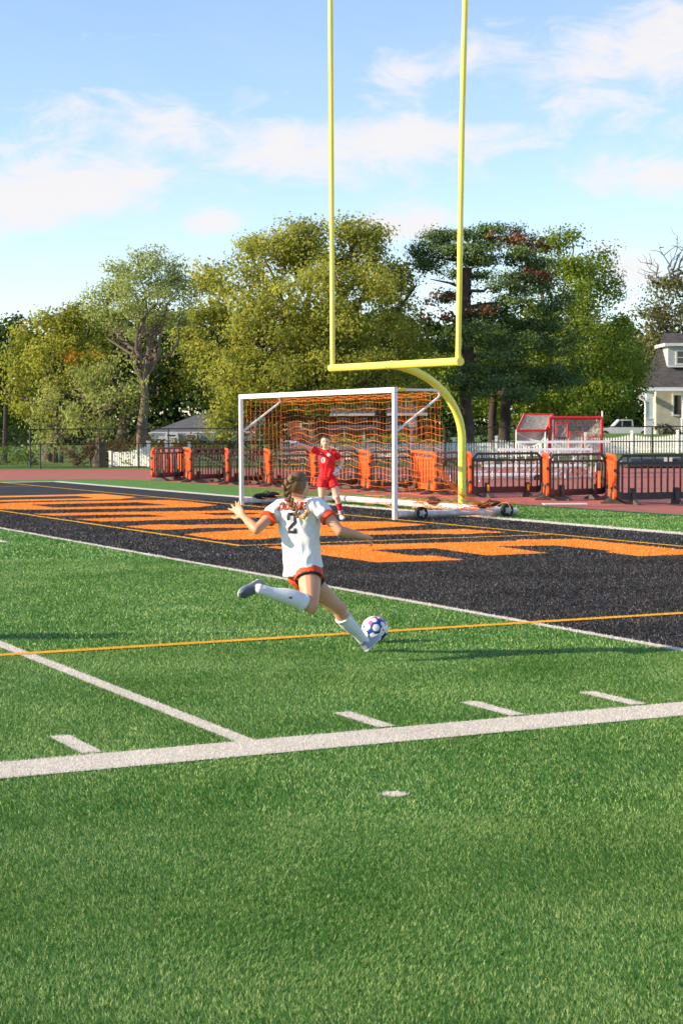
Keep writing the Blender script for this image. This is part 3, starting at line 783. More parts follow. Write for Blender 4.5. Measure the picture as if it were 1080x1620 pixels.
# bench frame in front, left (second low bleacher, seen through the first gap)
c = gd(715, 58, 0); t = thing('bench', c, 'low aluminium bench behind the yellow gooseneck post', 'bench')
a = at(702, 746, 58); b = at(768, 746, 58); b.z = a.z; X = (b-a).normalized(); mb = MB(); mb.box((a+b)/2, (b-a).length, .26, .05, X=X, Y=Vector((0, 0, 1)).cross(X)); mb.build('seat', M['alu'], t)
for f in (.15, .85):
    q = a.lerp(b, f); mb = MB(); mb.tube([q, Vector((q.x, q.y, 0))], .025, 6); mb.build('leg', M['alu'], t)

# orange bin with a dark bag on it
p = gd(951, 51, 0); t = thing('bin', p, 'orange bucket bin behind the barriers right of the bleacher', 'bin')
mb = MB(); mb.tube([p, p+Vector((0, 0, .3)), p+Vector((0, 0, .49)), p+Vector((0, 0, .51))], [.13, .15, .165, .175], 20); mb.build('bucket', M['orange_plastic'], t, smooth=True)
t = thing('bag', p+Vector((0, 0, .51)), 'black bag with silver strap resting on the orange bin', 'bag')
mb = MB(); mb.ell(p+GR*.02+Vector((0, 0, .62)), .17, .14, .13); 
for k, v in enumerate(mb.v): mb.v[k] = tuple(Vector(v)+noise.noise_vector(Vector(v)*6)*.06)
mb.build('bag_body', bpy.data.materials['black_canvas_bag'], t, smooth=True)
mb = MB(); q = p+Vector((0, 0, .68))-GR*.17; mb.tube([q-Vector((0, 0, .2)), q+GR*.02+Vector((0, 0, .06)), q+GR*.2+Vector((0, 0, .1))], .03, 6); mb.build('strap', M['steel'], t)

# ------------------------------------------------------------------ red framed sport nets
M['red_paint'] = mat('red_frame_paint', (.50, .02, .025), .45, .15, 6)
M['grey_net'] = mat('grey_fine_net', (.50, .44, .40), .9, .2, 8)
def net_fill(mb, a, b, c_, d_, step, rad, bulge=0, dirv=None):
    """grid of cords on the quad a b c d"""
    nu = max(2, int((b-a).length/step)); nv = max(2, int((d_-a).length/step))
    dirv = dirv or Vector((0, 0, 0))
    def P(u, v): return a.lerp(b, u).lerp(d_.lerp(c_, u), v) + dirv*bulge*math.sin(math.pi*u)*math.sin(math.pi*v)
    for i in range(nu+1): mb.tube([P(i/nu, j/6) for j in range(7)], rad, 3, cap=False)
    for j in range(nv+1): mb.tube([P(i/6, j/nv) for i in range(7)], rad, 3, cap=False)
d = 68
t = thing('sports_net_frame', gd(910, d), 'rectangular red framed net with three target pockets behind the bleacher', 'sports net')
fr = [at(869, 661, d), at(951, 661, d), at(951, 722, d), at(869, 722, d)]
for a, b in ((fr[0], fr[1]), (fr[0], fr[3]), (fr[1], fr[2])):
    mb = MB(); mb.tube([a, b], .06, 8); mb.build('frame_bar', M['red_paint'], t, smooth=True)
mb = MB(); net_fill(mb, fr[0], fr[1], fr[2], fr[3], .05, .0075, .25, GF); o = mb.build('net', M['grey_net'], t); o['kind'] = 'stuff'
for x0, y0, x1, y1 in ((879, 669, 897, 690), (901, 683, 921, 708), (930, 692, 949, 714)):
    q = [at(x0, y1, d-.15), at(x0, y0, d-.15), at(x1, y0-(3 if x0 > 925 else 0), d-.15), at(x1, y1, d-.15)]
    mb = MB(); mb.tube(q, .035, 6); mb.build('pocket_frame', M['red_paint'], t)
    mb = MB(); net_fill(mb, q[1], q[2], q[3], q[0], .05, .008, .3, GF); o = mb.build('pocket_net', M['grey_net'], t); o['kind'] = 'stuff'
for px in (869, 952):
    a = at(px, 661, d); b = Vector((a.x, a.y, 0)); mb = MB(); mb.tube([at(px, 650 if px > 900 else 661, d), b], .03, 8); mb.build('stand_post', M['white_paint'], t)
    mb = MB(); mb.tube([a, a+GF*1.2-Vector((0, 0, a.z-.05))], .025, 6); mb.build('back_strut', M['steel'], t)
t = thing('sports_net_frame', gd(845, d), 'tilted red framed net with a sagging white pouch left of the rectangular one', 'sports net')
q = [at(829, 656, d+.9), at(874, 656, d+.9), at(863, 681, d-.2), at(817, 681, d-.2)]
for i in range(4):
    mb = MB(); mb.tube([q[i], q[(i+1) % 4]], .045, 8); mb.build('frame_bar', M['red_paint'], t, smooth=True)
mb = MB(); net_fill(mb, q[0], q[1], q[2], q[3], .055, .009, .12, GF); o = mb.build('net', M['grey_net'], t); o['kind'] = 'stuff'
mb = MB(); g_ = []
for i in range(9):
    u = i/8; row = []
    for j in range(7):
        v = j/6; a = q[3].lerp(q[2], u); row.append(a + Vector((0, 0, -1))*.62*v*math.sin(math.pi*min(1, max(0, u*.92+.04)))**.6 + GF*.45*math.sin(math.pi*v))
    g_.append(row)
for i in range(8):
    for j in range(6): mb.quad(g_[i][j], g_[i+1][j], g_[i+1][j+1], g_[i][j+1])
mb.build('pouch', mat('pale_net_cloth', (.52, .49, .46), .9, .15, 10, bump=.4, bscale=30), t, smooth=True)
for px, y in ((816, 681), (862, 681)):
    a = at(px, y, d-.2); mb = MB(); mb.tube([at(828 if px < 840 else 873, 656, d+.9), a, Vector((a.x, a.y, 0))], .028, 8); mb.build('stand_post', M['white_paint'], t)
a = at(874, 656, d+.9); mb = MB(); mb.tube([a, Vector((a.x, a.y, .3))], .028, 8); mb.build('stand_post', M['white_paint'], t)

# square backboard on a pole behind the goal
d = 98; p = land(652, d); t = thing('backboard', p, 'square white backboard on a thin pole behind the side net', 'backboard')
a = at(651, 670, d); mb = MB(); mb.box(a, .46, .05, .52, X=GR, Y=GF, bev=.01); mb.build('board', M['picket'], t)
mb = MB(); b_ = a-GF*.03
for s in (-1, 1): mb.box(b_+GR*s*.10+Vector((0, 0, -.04)), .018, .02, .22, X=GR, Y=GF)
for s in (-1, 1): mb.box(b_+Vector((0, 0, -.04+s*.10)), .182, .02, .018, X=GR, Y=GF)
mb.build('target_square', M['steel'], t)
mb = MB(); mb.tube([Vector((a.x, a.y, p.z)), a+GF*.05], .045, 8); mb.build('pole', M['picket'], t)
p = land(702, 99); t = thing('marker_post', p, 'thin white post standing on the lawn left of the pine', 'post')
mb = MB(); mb.tube([p, p+Vector((0, 0, .92))], .05, 8); mb.build('shaft', M['picket'], t); mb = MB(); mb.tube([p+Vector((0, 0, .92)), p+Vector((0, 0, .98))], [.06, .02], 8); mb.build('cap', M['picket'], t)
# flat white plate on the track in front of the barriers
c = gp(893, 798, -.012); mb = MB(); mb.box(c+Vector((0, 0, .012)), 1.0, .5, .02, X=GR, Y=GF, bev=.004); tag(mb.build('takeoff_board', M['picket']), 'flat pale board lying on the red track before the barriers', 'board')

# ------------------------------------------------------------------ houses
M['siding'] = mat('cream_stucco_wall', (.50, .47, .39), .85, .12, 2, bump=.2, bscale=20)
M['grey_siding'] = mat('grey_lap_siding', (.40, .41, .43), .8, .12, 3, stretch=(.3, .3, 9))
M['shingle'] = mat('grey_brown_shingle', (.07, .062, .062), .9, .35, 2.2, bump=.5, bscale=12, stretch=(1, 1, 3))
M['shingle2'] = mat('pale_grey_shingle', (.10, .10, .105), .9, .2, 2.0, bump=.4, bscale=12)
M['trim'] = mat('white_house_trim', (.66, .67, .66), .5, .06, 3)
M['glass'] = mat('dark_window_glass', (.02, .025, .03), .12, .3, 2, spec=.8)
M['brick'] = mat('red_brick_wall', (.30, .11, .07), .9, .3, 3, bump=.4, bscale=14)
M['bluegrey'] = mat('blue_grey_siding', (.22, .26, .29), .8, .12, 2, stretch=(.3, .3, 9))
def windowp(parent, px0, px1, y0, y1, d, bars=1):
    a = at(px0, y0, d); b = at(px1, y1, d); w_ = (b-a).dot(GR); h_ = a.z-b.z; c = (a+b)/2
    fr = MB()
    for s in (-1, 1): fr.box(c+GR*s*w_/2, .12, .10, h_+.12, X=GR, Y=GF)
    for s in (-1, 1): fr.box(c+Vector((0, 0, s*h_/2)), w_-.12, .098, .12, X=GR, Y=GF)
    if bars: fr.box(c-GF*.012, w_-.12, .05, .05, X=GR, Y=GF)
    o = fr.build('window', M['trim'], parent)
    g_ = MB(); g_.box(c+GF*.03, w_-.06, .03, h_-.06, X=GR, Y=GF); g_.build('pane', M['glass'], o); return o
# right: craftsman house
d = 136; o0 = gd(1040, d, 1.1)
H1 = thing('house', o0, 'grey roofed house with a white column porch at the right edge', 'house')
def slab(mb, pts, th):       # thick polygon, th along its normal
    pts = [Vector(p) for p in pts]; n = (pts[1]-pts[0]).cross(pts[2]-pts[0]).normalized()*th; k = len(pts)
    mb.add(pts+[p+n for p in pts], [tuple(range(k))[::-1], tuple(range(k, 2*k))]+[(i, (i+1) % k, k+(i+1) % k, k+i) for i in range(k)])
e0, e1 = at(1014, 613, d-1.8), at(1300, 613, d-1.8); r0, r1 = at(1049, 527, d+4), at(1300, 527, d+4); e1.z = e0.z; r1.z = r0.z
mb = MB(); slab(mb, [e0, r0, r1, e1], .18); roof = mb.build('roof', M['shingle'], H1)
mb = MB(); b0 = at(1014, 613, d+9.5); b1 = at(1300, 613, d+9.5); b0.z = b1.z = e0.z; slab(mb, [r0, b0, b1, r1], .18); mb.build('rear_roof', M['shingle'], H1)
mb = MB(); mb.box((e0+e1)/2+Vector((0, 0, -.1)), (e1-e0).length+.1, .12, .22, X=GR, Y=GF); mb.build('fascia', M['trim'], H1)
mb = MB(); mb.tube([at(1019, 618, d-1.9), at(1300, 618, d-1.9)], .07, 6); mb.build('gutter', M['trim'], H1)
mb = MB(); a = at(1010, 626, d-1.7); mb.tube([a, at(1012, 630, d-1.7), at(1019, 634, d-1.7), at(1020.5, 640, d-1.7), Vector((at(1020, 660, d-1.7).x, at(1020, 660, d-1.7).y, 1.1))], .09, 8); mb.build('downspout', M['trim'], H1, smooth=True)
mb = MB(); a = at(1008, 628, d-.2); b = at(1023, 624, d-.2); slab(mb, [a, at(1016, 621, d+1.5), at(1035, 621, d+1.5), at(1024, 628, d-.2)], .1); mb.build('porch_eave', M['trim'], H1)
zt = e0.z-.25
def column(px, dd):
    p = gd(px, dd, 0); zb = 1.0; mb = MB()
    mb.prism([(-.24, -.24), (.24, -.24), (.24, .24), (-.24, .24)], zb+1.35, zt, O=(p.x, p.y, 0), X=GR, Y=GF)
    mb.box(Vector((p.x, p.y, zb+.66)), .60, .60, 1.4, X=GR, Y=GF); mb.box(Vector((p.x, p.y, zb+1.38)), .68, .68, .07, X=GR, Y=GF)
    mb.build('column', M['trim'], H1)
column(1026, d-1.5); column(1083, d-1.5)
mb = MB(); a = gd(1036.5, d+.9, 0); b = gd(1300, d+.9, 0); mid = (a+b)/2; mid.z = (zt+.9)/2+.1; mb.box(mid, (b-a).length, .2, zt-.7, X=GR, Y=GF); mb.build('wall', M['siding'], H1)
mb = MB(); a = gd(1036.5, d+.9, 0); b = gd(1036.5, d+9, 0); mid = (a+b)/2+GR*.1; mid.z = (zt+.9)/2+.1; mb.box(mid, .2, (b-a).length-.3, zt-.7, X=GR, Y=GF); mb.build('side_wall', M['siding'], H1)
mb = MB(); slab(mb, [at(1036.5, 613, d+.95), at(1052, 533, d+4), Vector((*(at(1036.5, 613, d+8.8)).xy, e0.z))], .15); mb.build('gable', M['siding'], H1)
windowp(H1, 1064, 1078, 624, 657, d+.75, 0)
# dormer
dd = d-.1; mb = MB(); a = at(1056, 547, dd); b = at(1130, 579, dd); c = (a+b)/2+GF*1.6; mb.box(c, (b-a).dot(GR), 3.2, a.z-b.z, X=GR, Y=GF); mb.build('dormer', M['grey_siding'], H1)
mb = MB(); a = at(1050, 545, dd-.3); b = at(1140, 545, dd-.3); c = (a+b)/2+GF*2; mb.box(c, (b-a).dot(GR), 4.4, .22, X=GR, Y=GF); mb.build('dormer_roof', M['trim'], H1)
windowp(H1, 1069, 1088, 555, 576, dd-.04)
mb = MB(); a = at(1056, 580, dd-.03); mb.box((at(1056, 579.5, dd-.05)+at(1130, 579.5, dd-.05))/2, (at(1130, 579, dd)-at(1056, 579, dd)).dot(GR), .06, .14, X=GR, Y=GF); mb.build('dormer_trim', M['trim'], H1)
mb = MB(); a = gd(1036, d-2, 0); b = gd(1300, d-2, 0); mid = (a+b)/2+GF*1.4; mid.z = 1.05; mb.box(mid, (b-a).length+.8, 3.1, .3, X=GR, Y=GF); mb.build('porch_floor', M['stone'], H1)
# left: grey bungalow
d = 128; H2 = thing('house', gd(285, d, .2), 'low blue grey bungalow with a pale grey roof between the left trees', 'house')
e0, e1 = at(238, 684, d-1), at(420, 684, d-1); r0, r1 = at(312, 656, d+4), at(420, 656, d+4); e1.z = e0.z; r1.z = r0.z
mb = MB(); slab(mb, [e0, r0, r1, e1], .15); mb.build('roof', M['shingle2'], H2)
mb = MB(); bk = gd(238, d+9, e0.z); slab(mb, [r0, e0, bk], .12); mb.build('hip_roof', M['shingle2'], H2)
mb = MB(); mb.box((e0+e1)/2-Vector((0, 0, .05)), (e1-e0).length, .1, .16, X=GR, Y=GF); mb.build('fascia', M['trim'], H2)
mb = MB(); mb.tube([at(236, 686, d-1), at(247, 693, d-.6)], .09, 6); mb.build('rake_board', M['trim'], H2)
mb = MB(); a = gd(247, d, 0); b = gd(420, d, 0); mid = (a+b)/2; mid.z = 1.2; mb.box(mid, (b-a).length, 6, e0.z*2-2.5, X=GR, Y=GF); mb.build('wall', M['bluegrey'], H2)
windowp(H2, 263, 280, 686.5, 696, d-3.1); windowp(H2, 296, 310, 686.5, 694, d-3.1)
mb = MB(); a = gd(250, d-3.15, 0); b = gd(284, d-3.15, 0); mid = (a+b)/2; mid.z = .9; mb.box(mid, (b-a).length, .1, .7, X=GR, Y=GF); mb.build('low_wall', M['trim'], H2)
# middle: brick house seen through the goal
d = 122; H3 = thing('house', gd(560, d, .3), 'brick house with dark porch roof seen through the orange goal net', 'house')
mb = MB(); a = gd(455, d, 0); b = gd(668, d, 0); mid = (a+b)/2; mid.z = 1.6; mb.box(mid+GF*3, (b-a).length, 6, 3.0, X=GR, Y=GF); mb.build('wall', M['brick'], H3)
e0, e1 = at(448, 655, d-1.5), at(676, 655, d-1.5); r0, r1 = at(480, 634, d+3), at(645, 634, d+3); e1.z = e0.z; r1.z = r0.z
mb = MB(); slab(mb, [e0, r0, r1, e1], .15); mb.build('roof', M['shingle'], H3)
mb = MB(); mb.box((e0+e1)/2-Vector((0, 0, .06)), (e1-e0).length, .12, .16, X=GR, Y=GF); mb.build('fascia', M['trim'], H3)
for x0, x1 in ((476, 492), (534, 553), (562, 580), (612, 630), (645, 658)): windowp(H3, x0, x1, 662, 678, d-.1)
mb = MB(); a = at(590, 662, d-.08); b = at(602, 692, d-.08); mb.box((a+b)/2, .55, .08, a.z-b.z, X=GR, Y=GF); mb.build('door', M['trim'], H3)
e0, e1 = at(510, 680, d-3.4), at(640, 680, d-3.4); e1.z = e0.z; r0 = e0+GF*3+Vector((0, 0, .45)); r1 = e1+GF*3+Vector((0, 0, .45))
mb = MB(); slab(mb, [e0, r0, r1, e1], .1); mb.build('porch_roof', M['shingle'], H3)
for px in (514, 545, 576, 607, 637):
    p = gd(px, d-3.2, 0); mb = MB(); mb.box(Vector((p.x, p.y, (e0.z+.2)/2)), .13, .13, e0.z-.1, X=GR, Y=GF); mb.build('porch_post', M['trim'], H3)

# ------------------------------------------------------------------ white pickup truck far right
d = 158; p0 = gd(985, d, hfun((985-540)/FPX*158, 158)-.05); p0.z = at(985, 694, d).z
T = thing('pickup_truck', p0, 'white pickup truck parked beyond the lawn left of the house', 'truck')
M['car_white'] = mat('white_car_paint', (.68, .69, .70), .25, .05, 1, spec=.6)
X = GR; Y = GF
prof = [(-2.6, .35), (2.7, .35), (2.75, .95), (.9, 1.0), (-.95, 1.0), (-2.5, .92), (-2.65, .7)]
mb = MB(); mb.prism(prof, -.9, .9, O=p0, X=X, Y=(0, 0, 1), Z=Y*-1); mb.build('body', M['car_white'], T)
mb = MB(); mb.prism([(-1.15, 1.0), (.8, 1.0), (.72, 1.68), (-.45, 1.72)], -.78, .78, O=p0, X=X, Y=(0, 0, 1), Z=Y*-1); cab = mb.build('cab', M['car_white'], T)
for pl_ in ([(-.95, 1.03), (-.28, 1.03), (-.28, 1.6), (-.42, 1.6)], [(-.16, 1.03), (.62, 1.03), (.58, 1.6), (-.16, 1.6)]):
    mb = MB(); mb.prism(pl_, .78, .80, O=p0, X=X, Y=(0, 0, 1), Z=Y*-1); mb.build('window', M['glass'], T)
for x in (-1.75, 1.75):
    mb = MB(); c = p0+X*x+Vector((0, 0, .36)); mb.tube([c-Y*.92, c+Y*.92], .37, 16); w_ = mb.build('wheel', M['rubber'], T)
    mb = MB(); mb.tube([c-Y*.93, c-Y*.945], .2, 12); mb.build('hub', M['steel'], w_)
mb = MB(); mb.box(p0+X*-2.66+Vector((0, 0, .52)), .1, 1.7, .2, X=X, Y=Y); mb.build('bumper', M['steel'], T)
mb = MB(); mb.box(p0+X*-2.6-Y*.7+Vector((0, 0, .78)), .12, .3, .16, X=X, Y=Y); mb.build('headlight', M['glass'], T)
# ------------------------------------------------------------------ trees
M['bark'] = mat('grey_brown_bark', (.10, .075, .055), .95, .35, 6, bump=.9, bscale=9, stretch=(1.5, 1.5, .35))
M['bark_pale'] = mat('pale_scarred_bark', (.17, .13, .10), .95, .3, 5, bump=.9, bscale=9, stretch=(1.5, 1.5, .3))
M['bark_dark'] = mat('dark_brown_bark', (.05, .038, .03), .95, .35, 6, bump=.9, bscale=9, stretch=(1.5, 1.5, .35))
M['leaf'] = attr_mat('tree_leaf', .7, .5, spec=.08)
M['needle'] = attr_mat('pine_needle', .6, .12, spec=.2)
def leaf_mesh(name, lobes, dens, size, clump, pal, seed, flat=1.0, per=22, shell=.16, hollow=True, aspect=.62, drop=0):
    """leaf-sized faces in clumps spread through the outer part of each lobe. lobes: (centre, rx, ry, rz) in GR,GF,up axes"""
    r = np.random.default_rng(seed); V = []; C = []
    pal = [np.array(p) for p in pal]
    for c, rx, ry, rz in lobes:
        area = 4*math.pi*((((rx*ry)**1.6+(rx*rz)**1.6+(ry*rz)**1.6)/3)**(1/1.6)); nc = max(4, int(area*dens))
        n = r.normal(size=(nc, 3)); n[:, 1] -= .25*np.abs(n[:, 1])*(n[:, 1] > 0); n /= np.linalg.norm(n, axis=1)[:, None]
        # bumpy lobe: radius changes with direction in a few octaves
        ph = r.random((5, 3))*6; bump = np.zeros(nc)
        for q in range(5):
            k = (1.5+q*1.3); bump += np.sin(n@(r.normal(size=3)*k)+ph[q, 0])*.09/(1+.25*q)
        rad = np.minimum(1+bump, 1.1)-np.abs(r.normal(0, shell, nc))
        inner = r.random(nc) < .14; rad[inner] *= r.random(inner.sum())*.6+.35
        K = max(3, int(area*.17)); bn = r.normal(size=(K, 3)); bn /= np.linalg.norm(bn, axis=1)[:, None]
        br = (.92+.16*r.random(K)); near = np.argmax(n@bn.T, axis=1); pull = (.25+.4*r.random(nc))
        n = n*(1-pull[:, None])+bn[near]*pull[:, None]; n /= np.linalg.norm(n, axis=1)[:, None]
        btone = r.random(K)
        ctr = n*(rad*br[near])[:, None]*np.array([rx, ry, rz])
        tone = r.random(nc)*.6+btone[near]*.4
        cs = clump*(.6+.8*r.random(nc))
        k = per
        off = np.clip(r.normal(size=(nc, k, 3)), -1.7, 1.7)*.45*cs[:, None, None]*np.array([1, 1, .62*flat])
        pos = (ctr[:, None, :]+off).reshape(-1, 3)
        if drop: pos[:, 2] -= drop*r.random(len(pos))**2
        L = len(pos); od = off.reshape(-1, 3)/(cs.repeat(k)[:, None]*.5); nn = np.repeat(n, k, axis=0)*.55 + od*.75 + r.normal(size=(L, 3))*.5 + np.array([0, 0, .3])
        nn /= np.linalg.norm(nn, axis=1)[:, None]
        t1 = np.cross(nn, r.normal(size=(L, 3))); t1 /= np.linalg.norm(t1, axis=1)[:, None]; t2 = np.cross(nn, t1)
        s = size*(.55+.9*r.random(L))[:, None]
        a = pos-t1*s*.5; b = pos+t2*s*.5*aspect; c_ = pos+t1*s*.5; d_ = pos-t2*s*.5*aspect
        Q = np.stack([a, b, c_, d_], 1).reshape(-1, 3)
        wq = np.stack([Q[:, 0]*GR.x+Q[:, 1]*GF.x, Q[:, 0]*GR.y+Q[:, 1]*GF.y, Q[:, 2]], 1)+np.array(c)
        tt = np.clip(np.repeat(tone, k)+r.normal(0, .13, L), 0, 1)[:, None]
        col = pal[0]*(1-tt)+pal[1]*tt
        if len(pal) > 2:
            o = r.random(L) < .06; col[o] = pal[2]
        V.append(wq); C.append(np.repeat(col, 4, axis=0))
    V = np.concatenate(V); C = np.concatenate(C)
    return np_mesh(name, V, np.arange(len(V)).reshape(-1, 4), C)
TRIS = 0
def limb_path(a, b, wob, n, rr):
    out = []
    for i in range(n+1):
        t = i/n; p = a.lerp(b, t); out.append(p + Vector((rr.gauss(0, wob), rr.gauss(0, wob), rr.gauss(0, wob*.6)))*math.sin(math.pi*t))
    return out
def tree(name, label, base, lobes_px, d, pal, seed, trunk=(.4, .25), dens=1.5, size=.26, clump=.75, group='trees beyond the track', bark='bark', split=.35, needle=False, per=22, flat=1.0, shell=.16, limbs=True, top=None, drop=0, depthk=.8, wob=.12):
    """lobes_px: (px, py, rx_px, ry_px, depth offset)"""
    global TRIS
    rr = random.Random(seed); s = d/FPX
    t = thing(name, base, label, 'tree', group)
    lobes = []
    for L in lobes_px:
        px, py, rx, ry = L[:4]; off = L[4] if len(L) > 4 else 0
        dd = d+off; c = at(px, py, dd); lobes.append((c, rx*dd/FPX, rx*dd/FPX*depthk, ry*dd/FPX))
    me = leaf_mesh('crown', [(c-base, a, b, e) for c, a, b, e in lobes], dens, size, clump, pal, seed, per=per, flat=flat, shell=shell, drop=drop)
    me.materials.append(M['needle' if needle else 'leaf']); link('crown', me, t); TRIS += len(me.polygons)*2
    # trunk and limbs
    zs = sorted(c.z for c, *_ in lobes); topc = top or max(lobes, key=lambda q: q[0].z)[0]
    fork = base.lerp(Vector((topc.x, topc.y, topc.z)), split); fork.x = base.x*.8+fork.x*.2; fork.y = base.y*.8+fork.y*.2
    mb = MB(); path = limb_path(base-Vector((0, 0, .1)), fork, wob, 6, rr); 
    mb.tube(path, [trunk[0]*1.35]+[trunk[0]+(trunk[1]-trunk[0])*i/6 for i in range(1, 7)], 12)
    mb.build('trunk', M[bark], t, smooth=True)
    if limbs:
        for c, a, b, e in lobes:
            tgt = c+Vector((rr.gauss(0, a*.3), rr.gauss(0, a*.3), e*.3))
            st = base.lerp(fork, rr.uniform(.6, 1.0)) if tgt.z < fork.z+2 else fork
            r0 = trunk[1]*rr.uniform(.45, .75); mb = MB(); pth = limb_path(st, tgt, .35, 6, rr); mb.tube(pth, [r0*(1-.8*i/6) for i in range(7)], 7)
            for k in range(4):
                a0 = pth[rr.randint(2, 5)]; dv = Vector((rr.gauss(0, 1), rr.gauss(0, 1), abs(rr.gauss(.3, .5)))).normalized()*a*.9
                mb.tube(limb_path(a0, a0+dv, .2, 4, rr), [r0*.4, r0*.3, r0*.22, r0*.14, r0*.06], 5)
            mb.build('limb', M[bark], t, smooth=True)
    return t
YG = [(.18, .22, .032), (.48, .49, .10), (.52, .42, .06)]
YG2 = [(.18, .225, .03), (.47, .47, .08), (.54, .38, .05)]
MG = [(.06, .11, .018), (.17, .24, .04)]
DG = [(.035, .06, .014), (.085, .13, .028)]
OL = [(.12, .13, .05), (.25, .24, .10)]
PN = [(.04, .08, .025), (.14, .21, .055)]
B = lambda px, d: land(px, d)
tree('oak_tree', 'largest yellow green tree, broad crown rising behind the soccer goal', B(505, 100), [
 (520,402,92,58),(430,420,60,50),(600,420,58,55,2),(385,395,38,30,2),(475,385,50,36),(370,470,66,52,-1),(460,480,80,60,-4),(560,480,88,62,-4),(635,470,40,60,3),(345,530,54,44,-2),(430,550,80,50,-5),(530,555,90,50,-5),(620,555,60,55,-1),
 (350,618,50,30,-3),(400,600,70,40,-6),(480,620,70,36,-5),(580,615,60,34,-3),(650,590,30,60,3),(560,365,45,24),(362,655,36,36,-5),(345,672,22,18,-6),(400,668,40,26,-1),(335,598,38,34,-2),(300,560,30,44,0),(300,520,26,34,1),(285,600,22,34,2),(330,440,25,40,3)],
 98, YG, 11, trunk=(.62, .42), dens=2.3, size=.17, clump=.9, split=.33, per=38)
tree('slender_tree', 'tall thin crowned tree with a bare scarred trunk left of the soccer goal', B(228, 86), [
 (232,425,58,30),(190,450,48,34),(262,450,40,34),(160,470,30,26),(215,470,60,30,-2),(285,470,26,30),(185,500,40,26),(250,500,40,24,2),(290,500,16,26,1),(150,490,18,16),(225,520,34,20,2),(230,405,30,16)],
 86, [(.21, .27, .07), (.48, .55, .19)], 12, trunk=(.32, .17), dens=3.6, size=.125, clump=.62, bark='bark_pale', split=.52, per=26, shell=.28, top=at(236, 480, 86))
tree('weeping_branch_tree', 'low drooping yellow green foliage hanging left of the slender trunk', B(160, 84.5), [
 (120,610,50,36),(170,600,50,34,-1),(95,650,40,36),(150,650,56,34,-2),(205,640,24,40,-1),(185,575,30,22),(60,680,26,22,0),(75,700,24,16,-1),(150,668,36,14,-1)],
 84.5, [(.20, .25, .055), (.47, .52, .15), (.28, .2, .10)], 13, trunk=(.3, .2), dens=2.6, size=.14, clump=.6, split=.5, drop=.5, per=20)
tree('maple_tree', 'yellow green tree with a few orange leaves at the far left', B(80, 97), [
 (70,530,46,38),(130,520,46,34),(45,560,40,40),(100,570,60,44,-2),(150,560,34,40),(40,610,36,40,1),(75,640,40,40,-1),(165,545,26,30),(110,505,34,18)],
 96, YG2, 14, trunk=(.4, .25), dens=2.4, size=.17, clump=.85, per=34)
t = [o for o in bpy.data.objects if o.name == 'maple_tree'][0]
me = leaf_mesh('orange_leaves', [(at(132, 570, 93)-t.location, 1.0, .6, .4), (at(118, 562, 93)-t.location, .4, .4, .2)], 1.4, .15, .5, [(.42, .20, .02), (.5, .26, .03)], 5); me.materials.append(M['leaf']); link('orange_leaves', me, t)
tree('dark_tree', 'dark green tree cut by the left edge of the picture', B(-20, 104), [
 (10,540,34,34),(-30,560,60,50),(15,600,40,50,2),(0,660,50,50),(30,650,40,60,6),(-40,640,50,60)], 104, [(.022,.05,.012),(.07,.11,.022)], 15, trunk=(.4, .25), dens=1.5, size=.2, clump=.9, per=30)
tree('broad_tree', 'green rounded tree behind the pine on the right, left of the house', B(880, 112), [
 (900,400,50,36),(845,385,36,26,2),(940,430,44,40),(880,460,60,50,-2),(950,490,48,52),(985,540,34,50,1),(900,530,70,50,-3),(960,580,56,46,-1),(860,590,60,44),(920,630,70,36,-3),(985,620,34,44,1),(830,640,50,34,0),(790,620,40,40,2),(1000,580,20,40,2),(760,560,44,60,3),(730,610,40,50,3),(700,600,40,60,4)],
 110, [(.11, .18, .024), (.31, .40, .06), (.40,.37,.05)], 16, trunk=(.5, .34), dens=1.9, size=.19, clump=.95, per=34)
tree('olive_tree', 'dull olive tree with bare upper branches above the house', B(1070, 152), [
 (1050,480,44,34),(1030,520,36,36),(1075,450,36,26),(1100,500,50,50),(1020,570,30,44,1),(1060,560,44,50),(1100,580,50,50)], 152, OL, 17, trunk=(.5, .34), dens=1.1, size=.25, clump=1.0, per=26, shell=.22)
# bare limbs on top of it
t = [o for o in bpy.data.objects if o.name == 'olive_tree'][0]; rr = random.Random(4)
for sx, sy, ex, ey in ((1075,470,1042,392),(1060,470,1030,418),(1078,460,1070,385),(1068,440,1090,375),(1050,450,1020,440)):
    mb = MB(); pth = limb_path(at(sx, sy, 152), at(ex, ey, 152), .5, 7, rr); mb.tube(pth, [.14*(1-.85*i/7) for i in range(8)], 5)
    for k in range(9):
        a0 = pth[rr.randint(2, 7)]; mb.tube(limb_path(a0, a0+GR*rr.gauss(0, .9)+Vector((0, 0, rr.uniform(.2, 1.5))), .2, 3, rr), [.045, .035, .025, .01], 4)
    mb.build('bare_limb', M['bark_pale'], t)
# pine: flat pads of needles on a tall bare trunk
pine_pads = [(735,372,60,17),(690,385,44,18),(790,372,50,16),(715,408,64,19,-1),(780,400,60,18,-2),(835,415,44,20),(672,398,30,14),(850,440,40,16,1),(800,448,56,17,-2),(740,430,40,14,2),(870,468,36,20,2),(830,482,56,20,-2),(780,500,50,18,-1),(850,515,50,20),(760,530,48,18,-3),(820,545,60,22,-2),(880,545,36,22,1),(775,575,52,20,-3),(840,585,54,22,-1),(800,615,64,20,-4),(870,610,40,20,-1),(740,605,44,18,-3),(700,545,30,14),(905,590,26,20,1),(720,470,30,10,2),(690,420,30,12,1)]
pt = tree('pine_tree', 'tall dark pine with layered needles and brown patches behind the yellow post', B(738, 100), pine_pads, 100, PN, 18, trunk=(.36, .27), dens=3.4, size=.13, clump=.66, needle=True, per=32, flat=.7, split=.86, shell=.2, limbs=False, top=at(745, 375, 100), depthk=.9)
rr = random.Random(8)
